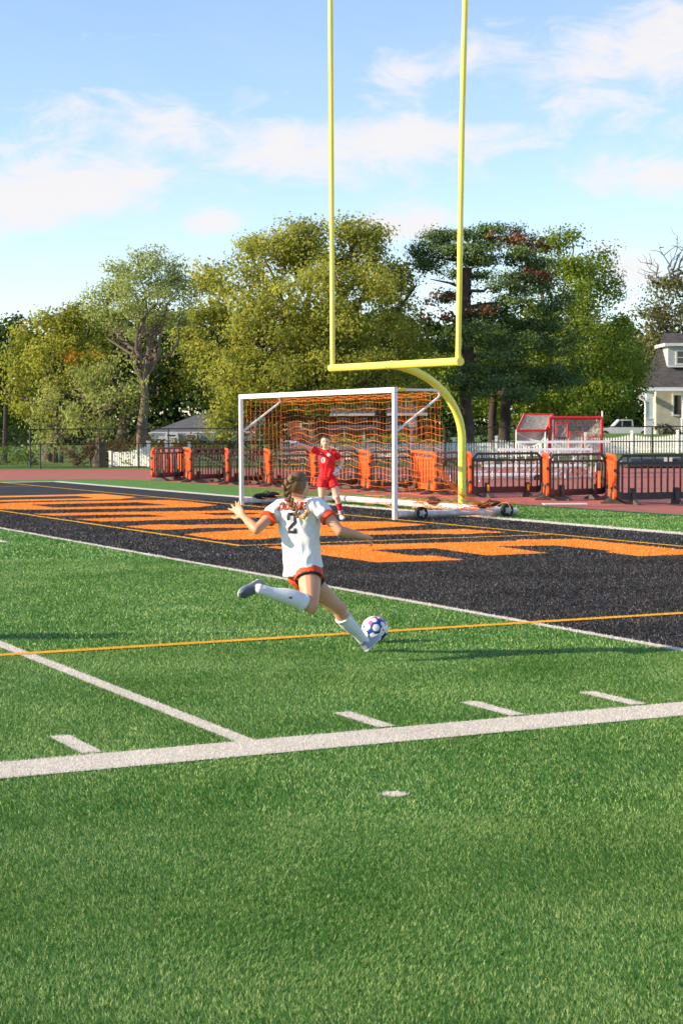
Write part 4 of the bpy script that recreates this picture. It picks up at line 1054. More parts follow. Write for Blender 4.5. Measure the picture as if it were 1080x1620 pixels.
for L in pine_pads[::2]+[(690,500,20,5),(680,440,20,5),(850,470,20,5)]:
    e = at(L[0], L[1]+L[3]*.3, 100+(L[4] if len(L) > 4 else 0)); st = at(742, min(600, L[1]+18), 100); mb = MB(); mb.tube(limb_path(st, e, .2, 5, rr), [.12, .10, .08, .06, .04, .02], 6); mb.build('limb', M['bark'], pt)
me = leaf_mesh('brown_needles', [(at(835, 385, 98)-pt.location, 1.4, 1, .38), (at(800, 372, 98)-pt.location, .9, .8, .25), (at(840, 432, 97.5)-pt.location, 1.2, 1, .3), (at(700, 470, 97)-pt.location, 1.2, .8, .3), (at(690, 500, 97)-pt.location, 1.0, .8, .2),(at(760, 490, 97)-pt.location, 1.1, .8, .18)], 1.6, .18, .5, [(.10, .045, .025), (.20, .085, .035)], 6, per=20)
me.materials.append(M['needle']); link('brown_needles', me, pt)
# two dark trunks under the pine's shade and far backing woods
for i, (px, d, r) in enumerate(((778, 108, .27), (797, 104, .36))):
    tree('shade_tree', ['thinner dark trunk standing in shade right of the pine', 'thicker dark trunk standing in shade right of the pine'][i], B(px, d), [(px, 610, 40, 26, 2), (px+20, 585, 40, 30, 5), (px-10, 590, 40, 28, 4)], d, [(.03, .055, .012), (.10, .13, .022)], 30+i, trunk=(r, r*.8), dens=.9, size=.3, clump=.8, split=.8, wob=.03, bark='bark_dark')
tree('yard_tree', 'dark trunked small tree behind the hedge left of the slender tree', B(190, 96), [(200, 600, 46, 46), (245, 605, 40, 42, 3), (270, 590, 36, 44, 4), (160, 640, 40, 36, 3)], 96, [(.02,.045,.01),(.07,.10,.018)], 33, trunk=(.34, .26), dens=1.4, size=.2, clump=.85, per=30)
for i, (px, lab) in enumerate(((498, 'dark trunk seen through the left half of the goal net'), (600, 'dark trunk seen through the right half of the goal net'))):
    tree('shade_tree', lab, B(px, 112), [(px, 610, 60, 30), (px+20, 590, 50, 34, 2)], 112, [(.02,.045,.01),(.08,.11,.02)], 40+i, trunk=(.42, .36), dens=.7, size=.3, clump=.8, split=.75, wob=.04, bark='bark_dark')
# woods that read as one mass behind everything
lob = []
rr = random.Random(21)
for px in range(-120, 1260, 34):
    lob.append((at(px, 600+rr.uniform(-30, 15), 185+rr.uniform(-8, 8)), 4.4, 4, 5.5)); lob.append((at(px+15, 668, 178+rr.uniform(-5, 5)), 4.2, 3, 3.6))
    if 90 < px < 960: lob.append((at(px, 560+rr.uniform(-25, 15), 190), 4.4, 4, 4.2))
me = leaf_mesh('far_woods', lob, .16, .5, 1.9, DG, 44, per=36); me.materials.append(M['leaf']); TRIS += len(me.polygons)*2
tag(link('far_woods', me), 'dark mass of far woods closing the view behind the trees', 'woods', kind='stuff')
# hedges and bushes along the far fence
def bush(label, pxs, y, d, h_px, pal, seed, size=.14, name='bush', dens=3.2, shell=.18):
    base = land(sum(pxs)/len(pxs), d); t = thing(name, base, label, 'bush', 'bushes along the far fence'); lobes = []
    rr = random.Random(seed)
    for px in pxs: c = at(px, y+rr.uniform(-4, 4), d+rr.uniform(-.5, .5)); lobes.append((c-base, h_px*1.05*d/FPX, .9, h_px*d/FPX))
    me = leaf_mesh('foliage', lobes, dens, size, .4, pal, seed, per=16, shell=shell); me.materials.append(M['leaf']); link('foliage', me, t)
    mb = MB()
    for k in range(7):
        px = rr.choice(pxs)+rr.uniform(-8, 8); p = land(px, d); mb.tube([p, at(px+rr.uniform(-6, 6), y, d)], [.03, .012], 4)
    mb.build('stems', M['bark'], t)['kind'] = 'stuff'
    return t
BR = [(.10, .065, .03), (.19, .13, .06)]
bush('brown leaved hedge left of the dark trunk', [118, 132, 148, 163, 177], 716, 87, 20, BR, 50, name='hedge')
bush('brown olive hedge between the slender trunk and the bungalow', [196, 212, 248, 262, 276, 292, 308, 324, 340], 706, 92, 18, [(.10, .08, .025), (.19, .15, .05)], 51, name='hedge')
bush('small bright green sapling by the slender trunk', [208], 722, 84.5, 9, [(.10, .17, .02), (.2, .28, .05)], 52, name='sapling')
bush('dark hedge seen through the goal net', [350, 372, 396, 420, 446, 470], 705, 100, 18, [(.04, .055, .015), (.12, .12, .03)], 53, name='hedge')
bush('yellow green hedge before the brick house', [540, 560, 584, 610, 634, 655], 697, 104, 11, YG, 54, name='hedge')
bush('dark green hedge left of the pine trunk', [690, 704, 720], 703, 108, 14, DG, 55, name='hedge')
bush('low dark hedge beyond the red nets', [760, 782, 812, 836, 862, 900, 935], 690, 125, 14, [(.025,.045,.012),(.08,.1,.02)], 56, name='hedge')
bush('dark shrub growing before the porch wall', [1043, 1054], 683, 131, 8, [(.03,.035,.015),(.08,.07,.04)], 57)
bush('dark shrub at the foot of the second porch column', [1064, 1072], 681, 131, 9, [(.03,.04,.015),(.09,.08,.05)], 58)
bush('green shrub beyond the left fence', [8, 30, 52], 722, 90, 14, MG, 59)
for i, (px, r_) in enumerate(((8, .16), (88, .15), (98, .11))):
    p = land(px, 94); t = thing('young_tree', p, ['thin dark trunk near the left edge behind the fence', 'dark trunk under the drooping foliage', 'thinnest dark trunk under the drooping foliage'][i], 'tree')
    mb = MB(); mb.tube([p, at(px+2, 640, 94)], [r_, r_*.7], 8); mb.build('trunk', M['bark_dark'], t)
print('tree tris', TRIS)
# ------------------------------------------------------------------ people
M['skin'] = mat('warm_skin', (.60, .295, .17), .5, .05, 6, col2=(.66, .345, .215), spec=.35)  # warm skin tone, slightly mottled
M['skin_fair'] = mat('fair_skin', (.74, .45, .31), .5, .05, 6, col2=(.80, .50, .36), spec=.35)
for mm_ in ('skin', 'skin_fair'):
    b_ = M[mm_].node_tree.nodes['Principled BSDF']; b_.inputs['Subsurface Weight'].default_value = .12; b_.inputs['Subsurface Radius'].default_value = (.02, .008, .004); b_.inputs['Subsurface Scale'].default_value = .5
M['shirt_white'] = mat('white_jersey_cloth', (.78, .78, .79), .8, .03, 4, bump=.35, bscale=26, spec=.2, sheen=.2)
M['cuff_orange'] = mat('orange_jersey_trim', (.80, .075, .016), .7, .1, 8)
M['shorts_orange'] = mat('orange_red_shorts', (.72, .07, .018), .65, .12, 5, bump=.3, bscale=18)
M['shorts_black'] = mat('black_shorts_panel', (.035, .03, .03), .7, .2, 8, bump=.3, bscale=18)
M['sock_white'] = mat('white_ribbed_sock', (.74, .74, .76), .85, .04, 5, bump=.3, bscale=90, stretch=(1, 1, .2))
M['shirt_red'] = mat('red_keeper_jersey', (.68, .018, .022), .65, .12, 5, bump=.25, bscale=20, spec=.25)
M['sock_red'] = mat('red_sock', (.62, .015, .03), .8, .1, 5)
M['hair'] = mat('light_brown_hair', (.10, .046, .017), .5, .0, 30, bump=.8, bscale=60, stretch=(4, 4, .6), col2=(.30, .155, .06), spec=.5)
M['hair_tip'] = mat('blonde_hair_tip', (.55, .36, .15), .5, .15, 40, bump=.7, bscale=60, col2=(.72, .5, .25))
M['hair_dark'] = mat('brown_hair', (.05, .026, .014), .5, .0, 30, bump=.7, bscale=60, col2=(.13, .07, .035))
M['shoe_grey'] = mat('grey_blue_cleat', (.05, .065, .10), .4, .2, 9, col2=(.16, .18, .24), spec=.5)
M['shoe_light'] = mat('pale_grey_cleat', (.24, .26, .32), .4, .2, 9, col2=(.5, .5, .54), spec=.5)
M['shoe_white'] = mat('pale_cleat', (.62, .62, .62), .4, .08, 9)
M['glove'] = mat('white_goalkeeper_glove', (.72, .72, .76), .6, .06, 14, bump=.2, bscale=30)
M['glove_blue'] = mat('violet_glove_panel', (.16, .12, .36), .6, .2, 14)
M['eye'] = mat('dark_eye', (.03, .02, .015), .2, .1); M['lip'] = mat('lips', (.50, .16, .13), .5, .1)
M['ink_black'] = mat('black_print', (.012, .014, .03), .6, .1); M['ink_orange'] = mat('orange_print', (.82, .12, .03), .6, .08); M['ink_white'] = mat('white_print', (.8, .8, .8), .6, .03)

def soft_union(mb, voxel, it=3, fac=.5, target=None):
    me = mb.mesh('tmp'); o = link('tmp', me)
    r = o.modifiers.new('r', 'REMESH'); r.mode = 'VOXEL'; r.voxel_size = voxel; r.use_smooth_shade = True
    s = o.modifiers.new('s', 'SMOOTH'); s.factor = fac; s.iterations = it
    dg = bpy.context.evaluated_depsgraph_get(); dg.update()
    out = bpy.data.meshes.new_from_object(o.evaluated_get(dg)); bpy.data.objects.remove(o); bpy.data.meshes.remove(me)
    out.materials.clear(); out.polygons.foreach_set('use_smooth', [True]*len(out.polygons))
    return out
def put(me, name, mt, parent):
    off = parent_world(parent); me.transform(Matrix.Translation(-off)); me.name = name
    for x in (mt if isinstance(mt, (list, tuple)) else [mt]): me.materials.append(x)
    return link(name, me, parent)
def oring(c, side, fwd, a, b, n=24, p=2.4):
    out = []
    for k in range(n):
        t = 2*math.pi*k/n; ct, st = math.cos(t), math.sin(t)
        out.append(c + side*a*math.copysign(abs(ct)**(2/p), ct) + fwd*b*math.copysign(abs(st)**(2/p), st))
    return out
def limb(mb, a, b, radii, bulge=None, amt=0, n=14):
    pts = []; k = len(radii)
    for i in range(k):
        t = i/(k-1); p = a.lerp(b, t)
        if bulge is not None: p = p + bulge*amt*math.sin(math.pi*min(1, t*1.35))**1.3 if t < .74 else p
        pts.append(p)
    mb.tube(pts, radii, n); mb.ell(a, radii[0], radii[0], radii[0], nu=12, nv=8); mb.ell(b, radii[-1], radii[-1], radii[-1], nu=12, nv=8)
THIGH = [.084, .087, .080, .068, .056]; SHIN = [.052, .056, .055, .045, .036, .033]
UARM = [.046, .046, .041, .036]; FARM = [.036, .039, .034, .028, .024]
def hand(mb, w, d, n, thumb, curl=.35, spread=.16, k=1.0):
    """w wrist, d hand direction, n palm normal (fingers curl to it), thumb: side the thumb leaves from"""
    d = d.normalized(); n = (n-d*n.dot(d)).normalized(); a = (thumb-d*thumb.dot(d)-n*thumb.dot(n)).normalized()
    pl = .088*k; hw = .036*k
    mb.loft([oring(w+d*pl*t, a, n, hw*q, .013*k*h, 14, 2.6) for t, q, h in ((-.12, .62, 1.5), (.15, .8, 1.2), (.5, 1.0, 1.05), (.85, 1.05, .95), (1.02, .98, .75))])
    for i, (L, o) in enumerate(((.068, 1), (.076, .35), (.071, -.32), (.055, -.95))):
        b = w+d*pl*.95+a*hw*.78*o; dr = (d+a*spread*o).normalized(); p = [b]; c = curl*(.8+.35*i)*.8; ax = dr
        for j, s in enumerate((.42, .32, .26)):
            ax = (ax*math.cos(c)+n*math.sin(c)).normalized(); nn = (n*math.cos(c)-d*math.sin(c)); p.append(p[-1]+ax*L*k*s)
        mb.tube([w+d*pl*.7+a*hw*.7*o]+p, [.0085*k, .0092*k, .0085*k, .0078*k, .006*k], 8)
        mb.ell(p[-1], .006*k, .006*k, .006*k, nu=8, nv=6)
    b = w+d*pl*.18+a*hw*.6; d1 = (d*.62+a*.78+n*.25).normalized(); p1 = b+d1*.042*k; d2 = (d*.85+a*.42+n*.3).normalized(); p2 = p1+d2*.032*k; p3 = p2+d2*.022*k
    mb.tube([b, p1, p2, p3], [.013*k, .0105*k, .0095*k, .007*k], 8); mb.ell(p3, .007*k, .007*k, .007*k, nu=8, nv=6)
def head(mb, c, f, u, k=1.0):
    f = f.normalized(); u = (u-f*u.dot(f)).normalized(); s = f.cross(u)
    mb.ell(c+u*.018*k-f*.012*k, .076*k, .096*k, .098*k, s, f, u, 20, 14)
    mb.loft([oring(c+u*z*k+f*y*k, s, f, w*k, d*k, 16, 2.3) for z, y, w, d in ((.03, .015, .066, .078), (-.02, .020, .064, .075), (-.06, .028, .054, .062), (-.092, .040, .036, .042), (-.106, .048, .020, .024))])
    mb.loft([oring(c+u*z*k+f*y*k, s, f, w*k, d*k, 8, 2) for z, y, w, d in ((.018, .088, .006, .008), (-.01, .098, .009, .012), (-.028, .104, .013, .014), (-.036, .096, .010, .008))])
    for q in (-1, 1):
        mb.ell(c+s*q*.074*k-u*.008*k-f*.004*k, .010*k, .017*k, .028*k, (s*1+f*.25*q).normalized(), f, u, 10, 8)
        mb.ell(c+s*q*.03*k+u*.020*k+f*.082*k, .022*k, .010*k, .008*k, s, f, u, 8, 6)   # brow ridge
    return s, f, u
def face_parts(t, c, s, f, u, hairm, k=1.0):
    for q in (-1, 1):
        mb = MB(); mb.ell(c+s*q*.030*k+u*.004*k+f*.087*k, .012*k, .006*k, .006*k, s, f, u, 10, 6); mb.build('eye', M['eye'], t, smooth=True)
        mb = MB(); mb.tube([c+s*q*.013*k+u*.022*k+f*.096*k, c+s*q*.03*k+u*.027*k+f*.094*k, c+s*q*.047*k+u*.020*k+f*.082*k], .004*k, 6); mb.build('eyebrow', hairm, t)
    mb = MB(); mb.ell(c-u*.058*k+f*.091*k, .023*k, .006*k, .007*k, s, f, u, 12, 6); mb.build('mouth', M['lip'], t, smooth=True)
def hair_cap(t, c, s, f, u, mt, k=1.0, nm='hair'):
    bm = bmesh.new(); bmesh.ops.create_uvsphere(bm, u_segments=40, v_segments=28, radius=1)
    cc = c+u*.020*k-f*.014*k
    dele = []
    for v in bm.verts:
        n = v.co.copy(); a, b, z = n.x, n.y, n.z
        line = .40+.22*(1-abs(a)) if b > 0 else -9
        if (b > .12 and z < line) or (z < -.72) or (b > .0 and z < -.25): dele.append(v)
        r = 1.06+.012*math.sin(a*26+z*4)+.010*math.sin(math.atan2(a, b)*19)
        v.co = s*a*.076*k*r+f*b*.097*k*r+u*z*.099*k*r+cc
    bmesh.ops.delete(bm, geom=dele, context='VERTS')
    r = bmesh.ops.solidify(bm, geom=bm.faces[:], thickness=.006*k)
    me = bpy.data.meshes.new('hair'); bm.normal_update(); bm.to_mesh(me); bm.free()
    me.polygons.foreach_set('use_smooth', [True]*len(me.polygons)); return put(me, nm, mt, t)
def shoe(t, heel, toe, ankle, mt, solem, name='shoe', w=1.0):
    ax = (toe-heel); L = ax.length; ax.normalize(); up = (ankle-heel); up = (up-ax*up.dot(ax)).normalized(); sd_ = ax.cross(up)
    prof = ((0, .024, .030, .034), (.06, .031, .045, .05), (.2, .034, .052, .066), (.34, .033, .044, .060), (.5, .036, .034, .046), (.68, .043, .028, .036), (.85, .040, .024, .030), (.95, .028, .018, .022), (1, .012, .010, .014))
    mb = MB(); mb.loft([oring(heel+ax*L*q+up*(h*.95), sd_, up, a*w, h, 16, 2.5) for q, a, h, _ in prof]); mb.ell(ankle.lerp(heel+up*.05, .3), .037, .037, .03)
    o = put(soft_union(mb, .005, 2), name, mt, t)
    mb = MB(); mb.loft([oring(heel+ax*L*q+up*.004, sd_, up, a*1.04*w, .008, 16, 3) for q, a, h, _ in prof]); so = mb.build('sole', solem, o)
    so.location = (0, 0, 0); so.data.transform(Matrix.Translation(Vector((0, 0, 0))))
    for q, e in ((.08, -1), (.08, 1), (.25, 1), (.25, -1), (.6, 1), (.6, -1), (.78, 1), (.78, -1), (.9, 0)):
        c = heel+ax*L*q+sd_*e*.024; mb = MB(); mb.tube([c, c-up*.012], [.006, .004], 6); mb.build('stud', solem, o)
    return o
def wrinkle(me, amp, sc, seed, fold=0):
    nv = len(me.vertices); co = np.empty(nv*3, np.float32); me.vertices.foreach_get('co', co); co = co.reshape(-1, 3)
    no = np.empty(nv*3, np.float32); me.vertices.foreach_get('normal', no); no = no.reshape(-1, 3); out = np.zeros(nv, np.float32)
    for i in range(nv):
        c_ = Vector(co[i]); h = 0
        if fold:
            ph = c_.dot(GR)*26+c_.z*38+3.2*noise.noise(c_*5); h += fold*(math.sin(ph)**3)*max(0, noise.noise(c_*3.1+Vector((3, 3, 3)))+.35)
        p = c_*sc + Vector((seed, 0, 0)); q = Vector((p.x, p.y, p.z*.45))
        a = noise.noise(q)+.5*noise.noise(q*2.3); r = 1-abs(noise.noise(q*1.3+Vector((7, 3, 1))))*2.2
        out[i] = h+(a*.6+max(0, r)*.7-.25)*amp
    me.vertices.foreach_set('co', (co+no*out[:, None]).ravel()); me.update()
def strokes(ch):
    """letter outlines as bold strokes on a unit cell (0..1 wide, 0..1 high)"""
    S = {'D': [[(0, 0), (0, 1)], [(0, 1), (.7, 1), (1, .75), (1, .25), (.7, 0), (0, 0)]], 'O': [[(.2, 0), (.8, 0), (1, .2), (1, .8), (.8, 1), (.2, 1), (0, .8), (0, .2), (.2, 0)]],
         'A': [[(0, 0), (.15, .8), (.4, 1), (.65, 1), (.9, .8), (1, 0)], [(.05, .42), (.95, .42)]], 'N': [[(0, 0), (0, 1), (1, 0), (1, 1)]], 'E': [[(1, 1), (0, 1), (0, 0), (1, 0)], [(0, .5), (.8, .5)]],
         '2': [[(0, .74), (0, .9), (.12, 1), (.88, 1), (1, .9), (1, .56), (.9, .48), (0, .18), (0, 0), (1, 0), (1, .12)]], '0': [[(.25, 0), (.75, 0), (1, .2), (1, .8), (.75, 1), (.25, 1), (0, .8), (0, .2), (.25, 0)]]}
    return S[ch]
def print_on(tree_, O, X, Y, chars, w, h, gap, bold, mt, name, parent, lift=.0025, slant=0, arc=0):
    """flat lettering laid on a garment: O lower left, X along, Y up; cast along X x Y"""
    Z = X.cross(Y).normalized(); x0 = 0; outs = []
    for ci, ch in enumerate(chars):
        mb = MB(); V = []; F = []
        for ln in strokes(ch):
            for (ax_, ay), (bx_, by) in zip(ln[:-1], ln[1:]):
                a = Vector((ax_*w, ay*h)); b = Vector((bx_*w, by*h)); dv = b-a; L = dv.length; 
                if L < 1e-6: continue
                dv /= L; pv = Vector((-dv.y, dv.x)); a = a-dv*bold*.5; b = b+dv*bold*.5; n = max(2, int((L+bold)/.007)); k0 = len(V)
                for i in range(n+1):
                    for s_ in (-.5, -.17, .17, .5):
                        q = a.lerp(b, i/n)+pv*bold*s_; V.append(q)
                for i in range(n):
                    for j in range(3): F.append((k0+i*4+j, k0+i*4+j+1, k0+(i+1)*4+j+1, k0+(i+1)*4+j))
        W3 = []
        for q in V:
            xx = x0+q.x+slant*q.y; yy = q.y + (arc*((x0+q.x)-.5*(len(chars)*(w+gap)))**2)
            P = O+X*xx+Y*yy; hit = tree_.ray_cast(P+Z*.4, -Z)
            W3.append((hit[0]+hit[1]*lift if hit[0] is not None else P))
        ok = [f for f in F]
        mb.add(W3, ok); o = mb.build(name, mt, parent); outs.append(o); x0 += w+gap
    return outs

def person(root_pos, label, J, hip_f, chest_f, head_f, head_u, shirtm, shortm, sockm, shoem, cuffm=None, hair=None, group=None, gloves=False, sock_drop=(.12, .12), shirt_hem=0.0, hands=None, short_len={'L': .36, 'R': .36}, hem_tilt=0, sleeve=.62, vox=.0062, skin='skin'):
    t = thing('person', root_pos, label, 'person', group)
    up = Vector((0, 0, 1)); cf = chest_f.normalized(); hf = hip_f.normalized()
    spine = (J['neck']-J['pelvis']).normalized()
    cs = cf.cross(spine).normalized(); hs = hf.cross(spine).normalized(); cf = spine.cross(cs).normalized(); hf = spine.cross(hs).normalized()
    mb = MB()
    def sp(z):   # spine curve 0 pelvis .. 1 neck
        a = J['pelvis'].lerp(J['waist'], min(1, z/.35)) if z < .35 else (J['waist'].lerp(J['chest'], (z-.35)/.35) if z < .7 else J['chest'].lerp(J['neck'], (z-.7)/.3)); return a
    def tors(mb, secs):
        mb.loft([oring(sp(z)+(cf*z+hf*(1-z))*fy, hs.lerp(cs, min(1, z*1.2)).normalized(), hf.lerp(cf, min(1, z*1.2)).normalized(), a, b, 28) for z, a, b, fy in secs])
    tors(mb, ((-.16, .08, .06, 0), (-.08, .135, .10, -.005), (0, .155, .112, -.008), (.2, .135, .098, 0), (.38, .118, .088, .004), (.6, .132, .098, .008), (.75, .145, .100, .006), (.9, .125, .080, 0), (.98, .07, .06, 0), (1.05, .048, .048, 0)))
    mb.tube([J['neck']-spine*.04, J['neck'], J['head']-head_u*.05], [.060, .050, .048], 14)
    for S in 'LR':
        mb.ell(J['sh'+S], .054, .054, .054); mb.tube([J['neck'].lerp(J['chest'], .35), J['neck'].lerp(J['sh'+S], .55)+spine*.0, J['sh'+S]], [.055, .052, .05], 12)
        limb(mb, J['sh'+S], J['el'+S], UARM); limb(mb, J['el'+S], J['wr'+S], FARM)
        limb(mb, J['hip'+S], J['kn'+S], THIGH); limb(mb, J['kn'+S], J['an'+S], SHIN, J['calf'+S], .016)
        kd = J['calf'+S]; mb.ell(J['kn'+S]-kd*.012, .050, .050, .054)
        mb.tube([J['an'+S], J['heel'+S].lerp(J['toe'+S], .2)+(J['an'+S]-J['heel'+S])*.55], [.032, .02], 10)
        if hands and S in hands and not gloves: hand(mb, J['wr'+S], **hands[S])
    s, f, u = head(mb, J['head'], head_f, head_u)
    body = put(soft_union(mb, vox, 3), 'body', M[skin], t)
    face_parts(t, J['head'], s, f, u, hair)
    hair_cap(t, J['head'], s, f, u, hair)
    if gloves:
        for S in 'LR':
            mb = MB(); hand(mb, J['wr'+S], k=1.28, **hands[S]); mb.tube([J['wr'+S]-hands[S]['d'].normalized()*.06, J['wr'+S]+hands[S]['d'].normalized()*.01], [.040, .036], 12)
            g_ = put(soft_union(mb, .0055, 2), 'glove', M['glove'], t)
            mb = MB(); d_ = hands[S]['d'].normalized(); mb.tube([J['wr'+S]-d_*.03, J['wr'+S]-d_*.012], [.0425, .042], 14); mb.build('wrist_strap', M['glove_blue'], g_)
            mb = MB(); mb.ell(J['wr'+S]+d_*.075-hands[S]['n'].normalized()*.018, .03, .03, .012, nu=10, nv=6); mb.build('backhand_panel', M['glove_blue'], g_, smooth=True)
    # shirt
    mb = MB(); h0 = shirt_hem
    tors(mb, ((h0, .172, .128, -.008), (h0+.06, .168, .124, -.008), (.22, .152, .115, 0), (.4, .145, .110, .006), (.6, .156, .116, .010), (.76, .158, .114, .008), (.88, .140, .096, .002), (.95, .10, .078, 0), (1.0, .066, .062, 0)))
    for S in 'LR':
        e = J['sh'+S].lerp(J['el'+S], sleeve)
        mb.tube([J['chest'].lerp(J['neck'], .55).lerp(J['sh'+S], .35), J['sh'+S], J['sh'+S].lerp(J['el'+S], sleeve*.5), e], [.082, .068, .063, .064], 18)
    sm = soft_union(mb, .008, 4)
    if hem_tilt:
        for v in sm.vertices:
            q = v.co-J['pelvis']; w_ = max(0, 1-(v.co-J['pelvis']).dot(spine)/.30)
            v.co -= spine*(q.dot(-GR))*hem_tilt*w_
    wrinkle(sm, .016, 11, 2, .010)
    sm.update(); bt = BVHTree.FromPolygons([v.co.copy() for v in sm.vertices], [tuple(p.vertices) for p in sm.polygons])
    shirt = put(sm, 'shirt', shirtm, t)
    for S in 'LR':
        a = J['sh'+S].lerp(J['el'+S], sleeve+.05); e = J['sh'+S].lerp(J['el'+S], sleeve+.17)
        mb = MB(); mb.tube([a, a.lerp(e, .1), a.lerp(e, .9), e], [.056, .0655, .067, .054], 20); mb.build('sleeve_cuff', cuffm or shirtm, shirt, smooth=True)
    mb = MB(); n0 = J['neck']-spine*.004; mb.tube([n0-spine*.016, n0+spine*.010], [.066, .058], 20); mb.build('collar', cuffm or shirtm, shirt, smooth=True)
    # shorts
    mb = MB()
    tors(mb, ((-.12, .12, .10, -.005), (-.05, .158, .118, -.008), (.03, .164, .120, -.008), (.16, .150, .108, 0), (.2, .13, .1, 0)))
    for S in 'LR':
        mb.tube([J['hip'+S].lerp(J['pelvis'], .3)+spine*.02, J['hip'+S], J['hip'+S].lerp(J['kn'+S], short_len[S]*.6), J['hip'+S].lerp(J['kn'+S], short_len[S])], [.09, .107, .108, .112], 18)
    sm = soft_union(mb, .008, 3); wrinkle(sm, .006, 11, 5); shorts = put(sm, 'shorts', shortm, t)
    # socks and shoes
    for i, S in enumerate('LR'):
        k = J['calf'+S]; a = J['kn'+S].lerp(J['an'+S], sock_drop[i]); pts = []; rs = []
        for q in range(11):
            tq = sock_drop[i]+(1-sock_drop[i])*q/10; p = J['kn'+S].lerp(J['an'+S], tq)
            if tq < .74: p = p+k*.016*math.sin(math.pi*min(1, tq*1.35))**1.3
            r = np.interp(tq*5, range(6), SHIN)+.0065; pts.append(p); rs.append(float(r))
        mb = MB(); mb.tube(pts+[J['an'+S].lerp(J['heel'+S]*.6+J['toe'+S]*.4, .35)], rs+[.036], 20); mb.ell(J['an'+S], .0405, .0405, .0405)
        sk = mb.build('sock', sockm, t, smooth=True)
        mb = MB(); mb.tube([pts[0]-(pts[1]-pts[0])*.1, pts[0]+(pts[1]-pts[0])*.1, pts[0].lerp(pts[1], .8), pts[1]], [rs[0]-.004, rs[0]+.005, rs[1]+.004, rs[1]-.001], 20); mb.build('sock_cuff', sockm, sk, smooth=True)
        shoe(t, J['heel'+S], J['toe'+S], J['an'+S], shoem[i], M['shoe_white'])
    return t, shirt, shorts, bt, dict(cs=cs, cf=cf, hs=hs, hf=hf, sp=spine, s=s, f=f, u=u)

A_ = at
# kicker, seen from behind, striding onto her left heel with the right leg swung back
J = dict(pelvis=A_(481, 904, 13.50), waist=A_(477, 870, 13.49), chest=A_(472, 827, 13.49), neck=A_(475, 794, 13.49), head=A_(471, 772, 13.50),
 shL=A_(441, 804, 13.54), elL=A_(406, 838, 13.38), wrL=A_(384, 816, 13.52), shR=A_(502, 800, 13.42), elR=A_(538, 840, 13.30), wrR=A_(572, 848, 13.46),
 hipR=A_(489, 908, 13.42), knR=A_(492, 958, 13.24), anR=A_(411, 932, 13.13), hipL=A_(474, 908, 13.60), knL=A_(535, 962, 13.70), anL=A_(574, 1013, 13.88),
 toeR=A_(376, 941, 13.10), toeL=A_(601, 1008, 14.02))
J['heelR'] = A_(411, 920, 13.215); J['heelL'] = A_(580, 1030, 13.86); J['heelL'].z = max(.012, J['heelL'].z)
J['calfR'] = Vector((0, 0, 1))*.9+GR*-.2; J['calfR'].normalize(); J['calfL'] = (-GR*.8-Vector((0, 0, .4))).normalized()
def fdir(deg, z=0): return (GR*math.sin(math.radians(deg))+GF*math.cos(math.radians(deg))+Vector((0, 0, z))).normalized()
hands = {'L': dict(d=(A_(371, 799, 13.60)-J['wrL']), n=GF*.9+GR*.2, thumb=-GR-Vector((0, 0, .7)), curl=.16, spread=.42, k=1.12),
         'R': dict(d=(A_(588, 851, 13.52)-J['wrR']), n=GF*.3-Vector((0, 0, .9)), thumb=GF, curl=.75, spread=.05)}
root = gd(495, 13.5, 0)
kick, shirt, shorts, bt, ax = person(root, 'girl in white jersey number 2 with long braid striding to kick the ball', J, fdir(50), fdir(18), fdir(32, -.3), Vector((.1, 0, 1)),
    M['shirt_white'], M['shorts_orange'], M['sock_white'], (M['shoe_light'], M['shoe_grey']), M['cuff_orange'], M['hair'], hands=hands, hem_tilt=.22, shirt_hem=.0, sock_drop=(.24, .10), sleeve=.36, short_len={'L': .32, 'R': .19})
# lettering on the back
Xb = -ax['cs'] if ax['cs'].dot(GR) < 0 else ax['cs']; Yb = ax['sp']
def back(px, py): return A_(px, py, 13.49)
o_ = back(443, 806); o2 = back(456.5, 837.5)
def lt(P): return P-Xb.cross(Yb).normalized()*.0
print_on(bt, back(444, 805.5), Xb, Yb, 'DOANE', .029, .043, .0165, .015, M['ink_black'], 'letter_outline', shirt, .003, slant=.15)
print_on(bt, back(444, 805.5), Xb, Yb, 'DOANE', .029, .043, .0165, .0075, M['ink_orange'], 'letter', shirt, .0045, slant=.15)
print_on(bt, back(463.5, 840), Xb, Yb, '2', .052, .135, 0, .023, M['ink_black'], 'number', shirt, .003)
# black panel and hem of the shorts, emblem
for S, a0, a1, r0 in (('R', .09, .12, .110), ('L', .25, .33, .106)):
    a = J['hip'+S].lerp(J['kn'+S], a0+.06); b = J['hip'+S].lerp(J['kn'+S], a1+.08); mb = MB(); mb.tube([a, a.lerp(b, .1), a.lerp(b, .9), b], [r0-.012, r0, r0+.001, r0-.014], 22); mb.build('shorts_hem', M['shorts_black'], shorts, smooth=True)
# maker's mark on the sock
p = J['knR'].lerp(J['anR'], .42); nrm = (CAM-p).normalized(); nrm = (nrm-(J['anR']-J['knR']).normalized()*nrm.dot((J['anR']-J['knR']).normalized())).normalized(); e = (J['anR']-J['knR']).normalized(); f_ = e.cross(nrm)
c = p+nrm*.0565-f_*.0+J['calfR']*.012
mb = MB()
for q in (-1, 1):
    mb.tube([c+f_*q*.008+e*.022-nrm*.004, c+f_*q*.001+e*.008, c+f_*q*.001-e*.008, c+f_*q*.008-e*.022-nrm*.004], .0045, 6)
mb.box(c, .010, .018, .006, X=e, Y=f_, Z=nrm); mb.build('sock_mark', M['ink_black'], [o for o in kick.children if o.name.startswith('sock')][1])
